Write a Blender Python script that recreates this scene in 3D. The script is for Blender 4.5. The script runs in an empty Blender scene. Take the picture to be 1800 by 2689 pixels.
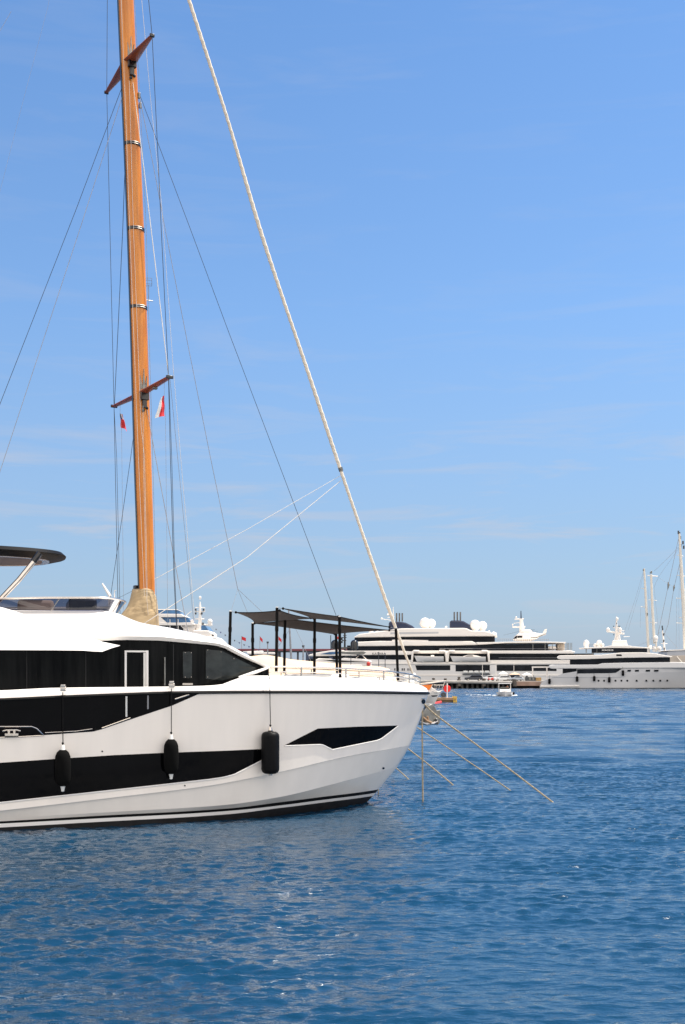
import bpy, bmesh, math, random
import numpy as np
from mathutils import Vector, Matrix
from mathutils.bvhtree import BVHTree

random.seed(7)
SC = bpy.context.scene
COL = SC.collection
R = math.radians

# ------------------------------------------------------------------ camera
F, CX, HY, H = 3000.0, 900.0, 1772.0, 3.6      # focal length, centre, horizon (photo pixels), eye height (m)
cam = bpy.data.cameras.new('camera')
cam.sensor_fit = 'VERTICAL'
cam.sensor_height = 36.0
cam.lens = 36.0 * F / 2689.0
cam.shift_y = (HY - 1344.5) / 2689.0
cam.clip_start, cam.clip_end = 0.1, 20000
camo = bpy.data.objects.new('camera', cam)
camo.location = (0, 0, H)
camo.rotation_euler = (R(90), 0, 0)
COL.objects.link(camo)
SC.camera = camo

# ------------------------------------------------------------------ sun, sky, exposure
SUN = Vector((0.43, 0.155, 0.885)).normalized()
sl = bpy.data.lights.new('sun', 'SUN')
sl.energy, sl.angle, sl.color = 5.0, R(0.5), (1.0, 0.93, 0.83)
so = bpy.data.objects.new('sun', sl)
so.rotation_euler = (-SUN).to_track_quat('-Z', 'Y').to_euler()
so.location = (40, 0, 70)
COL.objects.link(so)
w = bpy.data.worlds.new('World')
SC.world = w
w.use_nodes = True
nt = w.node_tree
nt.nodes.clear()
def N(tree, typ, **kw):
    n = tree.nodes.new(typ)
    for k, v in kw.items():
        setattr(n, k, v)
    return n
sky = N(nt, 'ShaderNodeTexSky', sky_type='NISHITA', sun_disc=False)
sky.sun_elevation = math.asin(SUN.z)
sky.sun_rotation = math.atan2(SUN.x, SUN.y)
sky.altitude, sky.air_density, sky.dust_density, sky.ozone_density = 0, 1.0, 0.2, 4.0
hsv = N(nt, 'ShaderNodeHueSaturation')
hsv.inputs['Saturation'].default_value = 1.14
hsv.inputs['Value'].default_value = 0.91
hsv.inputs['Hue'].default_value = 0.5
tc = N(nt, 'ShaderNodeTexCoord')
mp = N(nt, 'ShaderNodeMapping')
mp.inputs['Scale'].default_value = (4.5, 4.5, 40.0)
mp.inputs['Rotation'].default_value = (R(4), R(-3), 0)
nz = N(nt, 'ShaderNodeTexNoise')
nz.inputs['Scale'].default_value = 1.3
nz.inputs['Detail'].default_value = 8
nz.inputs['Roughness'].default_value = 0.6
nz.inputs['Distortion'].default_value = 0.6
rp = N(nt, 'ShaderNodeValToRGB')
rp.color_ramp.elements[0].position = 0.50
rp.color_ramp.elements[1].position = 0.74
sep = N(nt, 'ShaderNodeSeparateXYZ')
band = N(nt, 'ShaderNodeValToRGB')
e = band.color_ramp.elements
e[0].position, e[0].color = 0.0, (.35, .35, .35, 1)
e[1].position, e[1].color = 0.5, (.12, .12, .12, 1)
x = e.new(0.13); x.color = (1, 1, 1, 1)
x = e.new(0.22); x.color = (.32, .32, .32, 1)
x = e.new(0.32); x.color = (.12, .12, .12, 1)
mul = N(nt, 'ShaderNodeMath', operation='MULTIPLY')
mul2 = N(nt, 'ShaderNodeMath', operation='MULTIPLY')
mul2.inputs[1].default_value = 0.75
mix = N(nt, 'ShaderNodeMix', data_type='RGBA')
mix.inputs[7].default_value = (2.9, 2.95, 3.25, 1)
bg = N(nt, 'ShaderNodeBackground')
bg.inputs['Strength'].default_value = 0.142
out = N(nt, 'ShaderNodeOutputWorld')
L = nt.links.new
L(sky.outputs[0], hsv.inputs['Color'])
L(tc.outputs['Generated'], mp.inputs[0]); L(mp.outputs[0], nz.inputs['Vector'])
L(nz.outputs[0], rp.inputs[0])
L(tc.outputs['Generated'], sep.inputs[0]); L(sep.outputs[2], band.inputs[0])
L(rp.outputs[0], mul.inputs[0]); L(band.outputs[0], mul.inputs[1]); L(mul.outputs[0], mul2.inputs[0])
low = N(nt, 'ShaderNodeValToRGB')          # pale marine air low over the sea
e = low.color_ramp.elements
e[0].position, e[0].color = 0.0, (.85, .85, .85, 1)
e[1].position, e[1].color = 0.55, (.04, .04, .04, 1)
x = e.new(0.13); x.color = (.60, .60, .60, 1)
x = e.new(0.30); x.color = (.22, .22, .22, 1)
air = N(nt, 'ShaderNodeMix', data_type='RGBA')
air.inputs[7].default_value = (1.32, 1.80, 2.72, 1)
L(sep.outputs[2], low.inputs[0]); L(low.outputs[0], air.inputs[0]); L(hsv.outputs[0], air.inputs[6])
L(mul2.outputs[0], mix.inputs[0]); L(air.outputs[2], mix.inputs[6])
# unseen bright cloud added behind the camera to fill the shaded hull sides
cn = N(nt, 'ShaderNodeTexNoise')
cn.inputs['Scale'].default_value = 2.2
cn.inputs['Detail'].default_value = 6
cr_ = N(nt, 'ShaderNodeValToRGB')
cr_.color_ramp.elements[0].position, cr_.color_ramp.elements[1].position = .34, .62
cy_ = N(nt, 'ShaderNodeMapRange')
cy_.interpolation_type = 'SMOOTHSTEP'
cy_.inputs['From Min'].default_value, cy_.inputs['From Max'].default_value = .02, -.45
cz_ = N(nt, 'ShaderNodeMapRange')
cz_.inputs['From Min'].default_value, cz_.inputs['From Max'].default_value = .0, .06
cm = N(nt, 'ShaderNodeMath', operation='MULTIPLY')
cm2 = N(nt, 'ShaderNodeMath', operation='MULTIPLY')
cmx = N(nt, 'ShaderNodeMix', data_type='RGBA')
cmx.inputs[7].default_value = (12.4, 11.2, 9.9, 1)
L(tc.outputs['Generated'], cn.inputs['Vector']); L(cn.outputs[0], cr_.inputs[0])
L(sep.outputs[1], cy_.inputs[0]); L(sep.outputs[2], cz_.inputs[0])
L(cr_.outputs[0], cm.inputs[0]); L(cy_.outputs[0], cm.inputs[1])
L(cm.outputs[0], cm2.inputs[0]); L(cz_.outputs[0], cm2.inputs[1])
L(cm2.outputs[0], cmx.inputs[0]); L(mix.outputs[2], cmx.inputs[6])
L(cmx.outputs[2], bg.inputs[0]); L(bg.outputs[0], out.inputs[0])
SC.view_settings.view_transform = 'Standard'
SC.view_settings.look = 'None'
SC.view_settings.exposure = 0.55
SC.view_settings.gamma = 1.0
SC.cycles.max_bounces = 8
SC.cycles.transparent_max_bounces = 12
SC.cycles.use_denoising = True
SC.cycles.sample_clamp_direct = 2.6
SC.cycles.sample_clamp_indirect = 3.0

# ------------------------------------------------------------------ materials
MATS = {}
def mat(name, col, rough=.5, metal=0, var=.06, scale=4, bump=0, bscale=40, spec=.5, coat=0, stretch=(1, 1, 1)):
    if name in MATS:
        return MATS[name]
    m = bpy.data.materials.new(name)
    m.use_nodes = True
    t = m.node_tree
    b = t.nodes['Principled BSDF']
    l = t.links.new
    b.inputs['Roughness'].default_value = rough
    b.inputs['Metallic'].default_value = metal
    b.inputs['Specular IOR Level'].default_value = spec
    b.inputs['Coat Weight'].default_value = coat
    b.inputs['Coat Roughness'].default_value = .06
    c = N(t, 'ShaderNodeTexCoord')
    mpn = N(t, 'ShaderNodeMapping')
    mpn.inputs['Scale'].default_value = stretch
    l(c.outputs['Object'], mpn.inputs[0])
    n = N(t, 'ShaderNodeTexNoise')
    n.inputs['Scale'].default_value = scale
    n.inputs['Detail'].default_value = 5
    l(mpn.outputs[0], n.inputs['Vector'])
    rr = N(t, 'ShaderNodeValToRGB')
    rr.color_ramp.elements[0].position, rr.color_ramp.elements[1].position = .3, .7
    a = [max(0, x * (1 - var)) for x in col]
    d = [min(1, x * (1 + var)) for x in col]
    rr.color_ramp.elements[0].color = (*a, 1)
    rr.color_ramp.elements[1].color = (*d, 1)
    l(n.outputs[0], rr.inputs[0]); l(rr.outputs[0], b.inputs['Base Color'])
    if bump:
        n2 = N(t, 'ShaderNodeTexNoise')
        n2.inputs['Scale'].default_value = bscale
        n2.inputs['Detail'].default_value = 4
        l(mpn.outputs[0], n2.inputs['Vector'])
        bp = N(t, 'ShaderNodeBump')
        bp.inputs['Strength'].default_value = bump
        bp.inputs['Distance'].default_value = .03
        l(n2.outputs[0], bp.inputs['Height']); l(bp.outputs[0], b.inputs['Normal'])
    MATS[name] = m
    return m

WHITE = mat('white_gelcoat', (.82, .79, .75), .28, var=.015, scale=.7, coat=.35)
HULLM = mat('hull_gelcoat', (.86, .795, .715), .20, var=.03, scale=1.5, coat=.5, stretch=(2.0, 2.0, .35))
FARWHITE = mat('far_white_paint', (.86, .80, .725), .4, var=.03, scale=.15)
FARGREY = mat('far_grey_paint', (.70, .68, .65), .4, var=.04, scale=.12)
PALEGREY = mat('pale_silver_paint', (.52, .515, .51), .35, var=.05, scale=.15)
BLACKGL = mat('black_glass', (.002, .002, .0025), .04, spec=.10, var=.3, scale=1.5)
CURTAIN = mat('dark_saloon_glass', (.0055, .0057, .0055), .05, spec=.10, var=.95, scale=2.2, stretch=(3.2, 3.2, .22))
PANE = mat('dim_pane', (.022, .026, .024), .05, spec=.5, var=.5, scale=2.5, stretch=(1, 1, 1.6))
FARGLASS = mat('far_dark_glass', (.008, .009, .012), .15, spec=.2, var=.7, scale=.35)
BLUEGL = mat('blue_glass', (.045, .13, .27), .1, var=.5, scale=.5)
STEEL = mat('polished_steel', (.64, .58, .51), .25, metal=1, var=.1, scale=6)
GUNMETAL = mat('dull_steel', (.22, .215, .195), .42, metal=.75, var=.25, scale=5, bump=.2, bscale=12)
BLACKP = mat('black_paint', (.008, .008, .009), .22, var=.2, coat=.2)
ANTIF = mat('antifouling', (.010, .009, .009), .6, var=.5, scale=6)
RUBBER = mat('black_rubber', (.0035, .0035, .004), .5, spec=.12, var=.4, scale=14, bump=.12, bscale=30)
FABRICB = mat('black_fender_cloth', (.003, .003, .003), .9, spec=.1, var=.3, bump=.25, bscale=60)
PLASTW = mat('white_plastic', (.72, .71, .67), .45)
POLE = mat('black_pole', (.004, .0035, .003), .6, spec=.1, var=.2, scale=12)
MESHF = mat('brown_mesh_fabric', (.021, .0115, .0068), .85, var=.16, scale=9, bump=.15, bscale=90)
TANC = mat('tan_canvas', (.43, .315, .175), .85, var=.08, scale=3, bump=.5, bscale=1.6, stretch=(1, 1, 2.2))
BEIGEC = mat('beige_cover', (.66, .475, .32), .85, var=.06, scale=1.2, bump=.25, bscale=2)
ROPE = mat('mooring_rope', (.38, .31, .21), .9, var=.35, scale=30, bump=.6, bscale=70)
CORD = mat('pale_cord', (.62, .58, .52), .8, var=.1)
WIRE = mat('dark_wire', (.045, .05, .06), .5, metal=.3, var=.2)
GREYW = mat('grey_wire', (.28, .28, .29), .5, metal=.3, var=.2)
MAHOG = mat('mahogany', (.33, .070, .028), .35, var=.2, scale=1.2, coat=.1)
REDF = mat('red_cloth', (.62, .025, .03), .8, var=.1)
WHITEF = mat('white_cloth', (.78, .77, .74), .8, var=.05)
BLUEF = mat('blue_cloth', (.03, .05, .22), .8, var=.1)
REDP = mat('red_paint', (.62, .045, .025), .4, var=.12, scale=1)
ORANGE = mat('orange_canvas', (.90, .22, .03), .7, var=.15, scale=2)
NAVY = mat('navy_paint', (.012, .017, .045), .25, var=.2, coat=.3)
PIPE = mat('exhaust_metal', (.16, .15, .14), .45, metal=.6, var=.35, scale=.8, stretch=(4, 4, 1))
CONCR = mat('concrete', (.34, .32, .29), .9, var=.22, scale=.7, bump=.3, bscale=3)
DARKCON = mat('dark_concrete', (.035, .032, .03), .8, var=.5, scale=.8)  # darker concrete tone for the quay base
BROWNF = mat('brown_fender_board', (.34, .22, .16), .8, var=.2, scale=.5)
DARKP = mat('dark_grey_paint', (.05, .052, .056), .35, var=.2)
CREAM = mat('cream_mast', (.74, .68, .58), .4, var=.05, scale=.3)
BEIGEH = mat('beige_hull', (.50, .43, .35), .5, var=.05, scale=.2)
SILV = mat('grey_hull', (.42, .43, .45), .4, var=.06, scale=.2)
MAROON = mat('maroon_paint', (.22, .055, .065), .6, var=.15)
BLUEP = mat('dark_blue_paint', (.03, .045, .085), .6, var=.2)
WOODP = mat('pontoon_wood', (.34, .21, .12), .8, var=.3, scale=2)
YELLOW = mat('yellow_paint', (.66, .42, .06), .6, var=.15)
BROWNU = mat('hardtop_lining', (.10, .065, .048), .5, var=.2, scale=2)
SKIN = mat('skin', (.50, .28, .18), .6)
FOAM = mat('foam', (.75, .78, .8), .8, var=.1)
TYRE = mat('tyre', (.012, .012, .012), .85)
CARW = mat('white_car_paint', (.72, .72, .71), .25, coat=.6)
CARB = mat('dark_car_paint', (.018, .02, .028), .2, coat=.6)
CARS = mat('silver_car_paint', (.42, .45, .48), .25, metal=.3, coat=.6)
LAMP = mat('lamp_lens', (.6, .6, .58), .15)

def wood_mat():
    m = bpy.data.materials.new('varnished_wood'); m.use_nodes = True
    t = m.node_tree; b = t.nodes['Principled BSDF']; l = t.links.new
    b.inputs['Roughness'].default_value = .30
    b.inputs['Coat Weight'].default_value = .25
    b.inputs['Coat Roughness'].default_value = .12
    c = N(t, 'ShaderNodeTexCoord'); mpn = N(t, 'ShaderNodeMapping')
    mpn.inputs['Scale'].default_value = (9, 9, .35)
    l(c.outputs['Object'], mpn.inputs[0])
    n = N(t, 'ShaderNodeTexNoise'); n.inputs['Scale'].default_value = 1.6; n.inputs['Detail'].default_value = 7; n.inputs['Roughness'].default_value = .65
    l(mpn.outputs[0], n.inputs['Vector'])
    rr = N(t, 'ShaderNodeValToRGB')
    rr.color_ramp.elements[0].position, rr.color_ramp.elements[1].position = .30, .72
    rr.color_ramp.elements[0].color = (.54, .165, .007, 1)
    rr.color_ramp.elements[1].color = (.80, .275, .012, 1)
    l(n.outputs[0], rr.inputs[0])
    n2 = N(t, 'ShaderNodeTexNoise'); n2.inputs['Scale'].default_value = .9; n2.inputs['Detail'].default_value = 3
    mp2 = N(t, 'ShaderNodeMapping'); mp2.inputs['Scale'].default_value = (2, 2, .5)
    l(c.outputs['Object'], mp2.inputs[0]); l(mp2.outputs[0], n2.inputs['Vector'])
    r2 = N(t, 'ShaderNodeValToRGB')
    r2.color_ramp.elements[0].position, r2.color_ramp.elements[1].position = .35, .65
    r2.color_ramp.elements[0].color = (.78, .70, .62, 1); r2.color_ramp.elements[1].color = (1, 1, 1, 1)
    l(n2.outputs[0], r2.inputs[0])
    mx = N(t, 'ShaderNodeMix', data_type='RGBA', blend_type='MULTIPLY'); mx.inputs[0].default_value = 1
    l(rr.outputs[0], mx.inputs[6]); l(r2.outputs[0], mx.inputs[7]); l(mx.outputs[2], b.inputs['Base Color'])
    return m
WOOD = wood_mat()

def glass_mat(name, tint, gl=.12):
    m = bpy.data.materials.new(name); m.use_nodes = True
    t = m.node_tree; t.nodes.clear(); l = t.links.new
    tr = N(t, 'ShaderNodeBsdfTransparent'); tr.inputs[0].default_value = (*tint, 1)
    g = N(t, 'ShaderNodeBsdfGlossy'); g.inputs['Roughness'].default_value = .03
    fr = N(t, 'ShaderNodeFresnel'); fr.inputs[0].default_value = 1.12
    n = N(t, 'ShaderNodeTexNoise'); n.inputs['Scale'].default_value = 1.5
    ad = N(t, 'ShaderNodeMath', operation='MULTIPLY'); ad.inputs[1].default_value = gl
    ad2 = N(t, 'ShaderNodeMath', operation='ADD')
    mx = N(t, 'ShaderNodeMixShader'); o = N(t, 'ShaderNodeOutputMaterial')
    l(n.outputs[0], ad.inputs[0]); l(ad.outputs[0], ad2.inputs[0]); l(fr.outputs[0], ad2.inputs[1])
    l(ad2.outputs[0], mx.inputs[0]); l(tr.outputs[0], mx.inputs[1]); l(g.outputs[0], mx.inputs[2]); l(mx.outputs[0], o.inputs[0])
    return m
TINT = glass_mat('tinted_glass', (.16, .17, .24), .10)

# ------------------------------------------------------------------ mesh helpers
class MB:
    def __init__(s):
        s.v, s.f = [], []
    def add(s, vs, fs):
        o = len(s.v)
        s.v += [tuple(v) for v in vs]
        s.f += [tuple(i + o for i in f) for f in fs]
        return s
    def loft(s, lines, closed=False):
        n = len(lines[0]); o = len(s.v)
        for ln in lines:
            s.v += [tuple(p) for p in ln]
        for a in range(len(lines) - 1):
            for i in range(n if closed else n - 1):
                j = (i + 1) % n
                s.f.append((o + a*n + i, o + a*n + j, o + (a+1)*n + j, o + (a+1)*n + i))
        return s
    def box(s, c, d, rot=None):
        vs = [Vector((x*d[0]/2, y*d[1]/2, z*d[2]/2)) for x in (-1, 1) for y in (-1, 1) for z in (-1, 1)]
        if rot is not None:
            vs = [rot @ v for v in vs]
        return s.add([Vector(c) + v for v in vs], [(0,1,3,2),(4,6,7,5),(0,4,5,1),(2,3,7,6),(0,2,6,4),(1,5,7,3)])
    def prism(s, poly, y0, y1):           # poly: (x, z) outline, extruded from y0 to y1
        n = len(poly)
        vs = [(p[0], y0, p[1]) for p in poly] + [(p[0], y1, p[1]) for p in poly]
        fs = [tuple(range(n)), tuple(range(2*n-1, n-1, -1))] + [(i, (i+1) % n, n+(i+1) % n, n+i) for i in range(n)]
        return s.add(vs, fs)
    def tube(s, path, r, n=8):
        path = [Vector(p) for p in path]
        rs = r if isinstance(r, (list, tuple)) else [r]*len(path)
        rings = []
        up = None
        for i, p in enumerate(path):
            d = (path[min(i+1, len(path)-1)] - path[max(i-1, 0)]).normalized()
            if up is None:
                up = Vector((0, 0, 1)) if abs(d.z) < .9 else Vector((1, 0, 0))
            a = d.cross(up).normalized(); b = a.cross(d).normalized(); up = b
            rings.append([p + (a*math.cos(2*math.pi*k/n) + b*math.sin(2*math.pi*k/n))*rs[i] for k in range(n)])
        o = len(s.v)
        s.loft(rings, True)
        m = len(path)
        s.f.append(tuple(o + k for k in range(n)))
        s.f.append(tuple(o + (m-1)*n + k for k in range(n-1, -1, -1)))
        return s
    def lathe(s, prof, c=(0, 0, 0), n=16):
        c = Vector(c)
        rings = [[c + Vector((r*math.cos(2*math.pi*k/n), r*math.sin(2*math.pi*k/n), z)) for k in range(n)] for r, z in prof]
        o = len(s.v)
        s.loft(rings, True)
        m = len(prof)
        s.f.append(tuple(o + k for k in range(n)))
        s.f.append(tuple(o + (m-1)*n + k for k in range(n-1, -1, -1)))
        return s
    def ball(s, c, r, n=14, zs=1.0):
        prof = [(r*math.sin(math.pi*i/10)+1e-4, -r*zs*math.cos(math.pi*i/10)) for i in range(11)]
        return s.lathe(prof, c, n)
    def build(s, name, m, parent=None, smooth=True, bevel=0, seg=2, angle=35):
        me = bpy.data.meshes.new(name)
        me.from_pydata(s.v, [], s.f)
        bm = bmesh.new(); bm.from_mesh(me)
        bmesh.ops.recalc_face_normals(bm, faces=bm.faces)
        bm.to_mesh(me); bm.free()
        me.materials.append(m)
        o = bpy.data.objects.new(name, me)
        COL.objects.link(o)
        if parent is not None:
            o.parent = parent
        if smooth:
            me.polygons.foreach_set('use_smooth', [True]*len(me.polygons))
            try:
                me.set_sharp_from_angle(angle=R(angle))
            except Exception:
                pass
        if bevel:
            md = o.modifiers.new('bevel', 'BEVEL')
            md.width, md.segments, md.limit_method, md.angle_limit = bevel, seg, 'ANGLE', R(40)
        return o

def thing(name, label, cat, loc=(0, 0, 0), rz=0, group=None):
    o = bpy.data.objects.new(name, None)
    o.empty_display_size = .3
    o.location = loc; o.rotation_euler = (0, 0, rz)
    COL.objects.link(o)
    tag(o, label, cat, group)
    return o
def tag(o, label, cat, group=None):
    o['label'] = label; o['category'] = cat
    if group:
        o['group'] = group
    return o
def struct(o, kind='structure'):
    o['kind'] = kind
    return o
def copy_tree(o, parent=None):
    c = o.copy(); COL.objects.link(c)
    if parent is not None:
        c.parent = parent
    for ch in list(o.children):
        copy_tree(ch, c)
    return c

def world(px, py, Y):
    return Vector(((px-CX)*Y/F, Y, H + (HY-py)*Y/F))
class Frame:                               # local x along the keel, local y to port (t = -y is the side towards the quay we stand on)
    def __init__(s, ox, oy, deg):
        s.o = (ox, oy); s.a = R(deg)
        s.u = (math.cos(s.a), math.sin(s.a)); s.n = (math.sin(s.a), -math.cos(s.a))
    def solve(s, px, py, t):
        k = (px - CX)/F
        q = (k*(s.o[1] + t*s.n[1]) - s.o[0] - t*s.n[0])/(s.u[0] - k*s.u[1])
        Y = s.o[1] + q*s.u[1] + t*s.n[1]
        return Vector((q, -t, H + (HY - py)*Y/F))
    def it(s, px, py, tf):
        t = 1.5
        for _ in range(60):
            p = s.solve(px, py, t)
            t = .5*t + .5*tf(p.x)
        return s.solve(px, py, t)
    def to_world(s, p):
        return Vector((s.o[0] + p[0]*s.u[0] - p[1]*s.n[0], s.o[1] + p[0]*s.u[1] - p[1]*s.n[1], p[2]))
    def to_local(s, p):
        dx, dy = p[0]-s.o[0], p[1]-s.o[1]
        return Vector((dx*s.u[0] + dy*s.u[1], -(dx*s.n[0] + dy*s.n[1]), p[2]))
    def empty(s, name, label, cat, group=None):
        return thing(name, label, cat, (s.o[0], s.o[1], 0), s.a, group)
def resample(line, n):
    line = [Vector(p) for p in line]
    d = [0]
    for a, b in zip(line, line[1:]):
        d.append(d[-1] + (b-a).length)
    out = []
    for i in range(n):
        q = d[-1]*i/(n-1)
        j = max(0, min(len(d)-2, int(np.searchsorted(d, q)) - 1))
        f = (q - d[j])/max(1e-9, d[j+1]-d[j])
        out.append(line[j].lerp(line[j+1], f))
    return out
def smooth_path(pts, n=8):                 # Catmull-Rom through the points
    pts = [Vector(p) for p in pts]
    q = [pts[0]*2 - pts[1]] + pts + [pts[-1]*2 - pts[-2]]
    out = []
    for i in range(1, len(q)-2):
        p0, p1, p2, p3 = q[i-1:i+3]
        for k in range(n):
            t = k/n
            out.append(.5*((2*p1) + (p2-p0)*t + (2*p0-5*p1+4*p2-p3)*t*t + (3*p1-p0-3*p2+p3)*t**3))
    out.append(pts[-1])
    return out
def pchip(xs, ys):
    xs, ys = np.array(xs, float), np.array(ys, float)
    h = np.diff(xs); dl = np.diff(ys)/h
    m = np.zeros(len(xs))
    for i in range(1, len(xs)-1):
        if dl[i-1]*dl[i] > 0:
            w1, w2 = 2*h[i]+h[i-1], h[i]+2*h[i-1]
            m[i] = (w1+w2)/(w1/dl[i-1] + w2/dl[i])
    m[0], m[-1] = dl[0], dl[-1]
    def f(x):
        x = min(max(x, xs[0]), xs[-1])
        i = int(min(max(np.searchsorted(xs, x)-1, 0), len(h)-1))
        t = (x-xs[i])/h[i]
        return float((2*t**3-3*t*t+1)*ys[i] + (t**3-2*t*t+t)*h[i]*m[i] + (-2*t**3+3*t*t)*ys[i+1] + (t**3-t*t)*h[i]*m[i+1])
    return f
def mir(p):
    return Vector((p[0], -p[1], p[2]))

# ------------------------------------------------------------------ water: one sheet to the horizon, real waves near by
def water_mat():
    m = bpy.data.materials.new('harbour_water'); m.use_nodes = True
    t = m.node_tree; b = t.nodes['Principled BSDF']; l = t.links.new
    b.inputs['IOR'].default_value = 1.75
    b.inputs['Roughness'].default_value = .05
    b.inputs['Specular IOR Level'].default_value = .5
    c = N(t, 'ShaderNodeTexCoord')
    n0 = N(t, 'ShaderNodeTexNoise'); n0.inputs['Scale'].default_value = .05; n0.inputs['Detail'].default_value = 4
    l(c.outputs['Object'], n0.inputs['Vector'])
    rr = N(t, 'ShaderNodeValToRGB')
    rr.color_ramp.elements[0].position, rr.color_ramp.elements[1].position = .35, .65
    rr.color_ramp.elements[0].color = (.0003, .027, .060, 1)
    rr.color_ramp.elements[1].color = (.0005, .034, .077, 1)
    l(n0.outputs[0], rr.inputs[0]); l(rr.outputs[0], b.inputs['Base Color'])
    def layer(scale, st, det):
        mp_ = N(t, 'ShaderNodeMapping'); mp_.inputs['Scale'].default_value = st
        mp_.inputs['Rotation'].default_value = (0, 0, R(6))
        n_ = N(t, 'ShaderNodeTexNoise'); n_.inputs['Scale'].default_value = scale; n_.inputs['Detail'].default_value = det
        n_.inputs['Roughness'].default_value = .55
        l(c.outputs['Object'], mp_.inputs[0]); l(mp_.outputs[0], n_.inputs['Vector'])
        return n_
    a = layer(6.5, (.40, 1.0, 1), 4)
    d = layer(.55, (.40, 1.0, 1), 5)
    b1 = N(t, 'ShaderNodeBump'); b1.inputs['Strength'].default_value = .9; b1.inputs['Distance'].default_value = .045
    b2 = N(t, 'ShaderNodeBump'); b2.inputs['Strength'].default_value = .5; b2.inputs['Distance'].default_value = .35
    l(d.outputs[0], b2.inputs['Height']); l(a.outputs[0], b1.inputs['Height'])
    l(b2.outputs[0], b1.inputs['Normal']); l(b1.outputs[0], b.inputs['Normal'])
    return m
def make_water():
    rng = np.random.RandomState(3)
    def waves(n, lo, hi, sl_, spread):
        out_ = []
        for i in range(n):
            lam = lo*(hi/lo)**rng.rand()
            th = R(90) + rng.normal(0, spread) + .15
            out_.append((2*math.pi/lam, th, sl_*lam/(2*math.pi)*(.5+rng.rand()), rng.rand()*6.28))
        return out_
    def field(X, Y, ws):
        Z = np.zeros_like(X)
        for k, th, a, ph in ws:
            Z += a*np.sin(k*(X*math.cos(th) + Y*math.sin(th)) + ph)
        return Z
    small = waves(100, .15, .46, .038, .6)
    mid = waves(26, .5, 1.7, .015, .5)
    big = waves(44, 1.2, 4.5, .027, .5)
    gust = lambda X, Y: .78 + .22*np.sin(X*.33 + 1.3*np.sin(Y*.19))*np.sin(Y*.27 + .8) + .26*np.sin(X*.9 + Y*.55 + 2*np.sin(Y*.4))*np.sin(Y*.8)
    vs, loops, starts, totals, smf = [], [], [], [], []
    def patch(x0, x1, nx, y0, y1, ny, fn):
        X, Y = np.meshgrid(np.linspace(x0, x1, nx), np.linspace(y0, y1, ny))
        Z = fn(X, Y)
        o = sum(len(v) for v in vs)
        vs.append(np.stack([X, Y, Z], -1).reshape(-1, 3))
        idx = np.arange(nx*ny).reshape(ny, nx) + o
        loops.append(np.stack([idx[:-1, :-1], idx[:-1, 1:], idx[1:, 1:], idx[1:, :-1]], -1).reshape(-1))
    def near(X, Y):
        f = np.clip((52-Y)/9, 0, 1)
        return (field(X, Y, small)*f + field(X, Y, mid)*np.clip((60-Y)/12, 0, 1))*gust(X, Y) + field(X, Y, big)*(.22 + .78*np.clip((Y-34)/18, 0, 1))
    def far(X, Y):
        return field(X, Y, big) + field(X, Y, mid)*np.clip((60-Y)/12, 0, 1)*gust(X, Y)
    patch(-20, 20, 620, 6, 52, 1250, near)
    patch(-120, 120, 430, 51.95, 345, 980, far)
    B = 9000.0
    o = sum(len(v) for v in vs)
    vs.append(np.array([(-B, -B, -.5), (B, -B, -.5), (B, B, -.5), (-B, B, -.5)], float))
    loops.append(np.array([o, o+1, o+2, o+3]))
    v = np.concatenate(vs); lp = np.concatenate(loops).astype(np.int32)
    n = len(lp)//4
    me = bpy.data.meshes.new('water')
    me.vertices.add(len(v)); me.vertices.foreach_set('co', v.ravel())
    me.loops.add(len(lp)); me.loops.foreach_set('vertex_index', lp)
    me.polygons.add(n); me.polygons.foreach_set('loop_start', (np.arange(n)*4).astype(np.int32))
    me.polygons.foreach_set('loop_total', np.full(n, 4, np.int32))
    me.update(calc_edges=True); me.validate()
    me.polygons.foreach_set('use_smooth', np.ones(n, bool))
    me.materials.append(water_mat())
    ob = bpy.data.objects.new('water', me); COL.objects.link(ob); struct(ob)
make_water()

# ================================================================== the white motor yacht in front
M = Frame(.64, 32.1, 16)
MY = M.empty('motor_yacht', 'large white motor yacht with black window bands, cut by the left edge of the photo', 'yacht')
SA = -21.0
fwl = pchip([0, 1, 2.2, 3.1, 4.4, 6.5, 9.8, 16, 30], [0, .85, 1.66, 2.15, 2.66, 3.05, 3.2, 3.15, 2.9])
fdk = pchip([0, .13, .5, 1.2, 2.4, 3.9, 5.9, 7.9, 12, 30], [0, .30, .70, 1.28, 1.98, 2.66, 3.14, 3.33, 3.42, 3.25])
def hull_line(px, w, n=90, dz=0, dt=0):
    """photo outline (last point lies on the stem) -> 3-D line from the stern quarter to the stem"""
    end = M.solve(px[-1][0], px[-1][1], 0)
    se = end.x
    def tf(s_):
        d = max(0, se - s_)
        return (1-w)*fwl(d) + w*fdk(d)
    pts = [M.it(a, b, tf) for a, b in px[:-1]] + [end]
    xs = [p.x for p in pts]; zs = [p.z for p in pts]
    sl_ = (zs[1]-zs[0])/(xs[1]-xs[0])
    zf = pchip([SA-3] + xs, [zs[0] + .3*sl_*(SA-3-xs[0])] + zs)
    out = []
    for i in range(n):
        f = i/(n-1)
        s_ = SA + (se-SA)*(1-(1-f)**1.8)
        out.append(Vector((s_, -max(0, tf(s_)+dt*min(1, (se-s_)/.4)), zf(s_)+dz)))
    return out
LB = hull_line([(-150, 2181), (0, 2173), (300, 2156), (600, 2138), (741, 2121), (860, 2106), (980, 2090)], .05)
LC = hull_line([(-150, 2171), (0, 2163), (300, 2147), (600, 2129.5), (741, 2114.5), (860, 2099), (987, 2082)], .08)
LD = hull_line([(-150, 2165), (0, 2157), (300, 2140), (600, 2123), (741, 2106), (860, 2091), (994, 2073)], .10)
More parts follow.
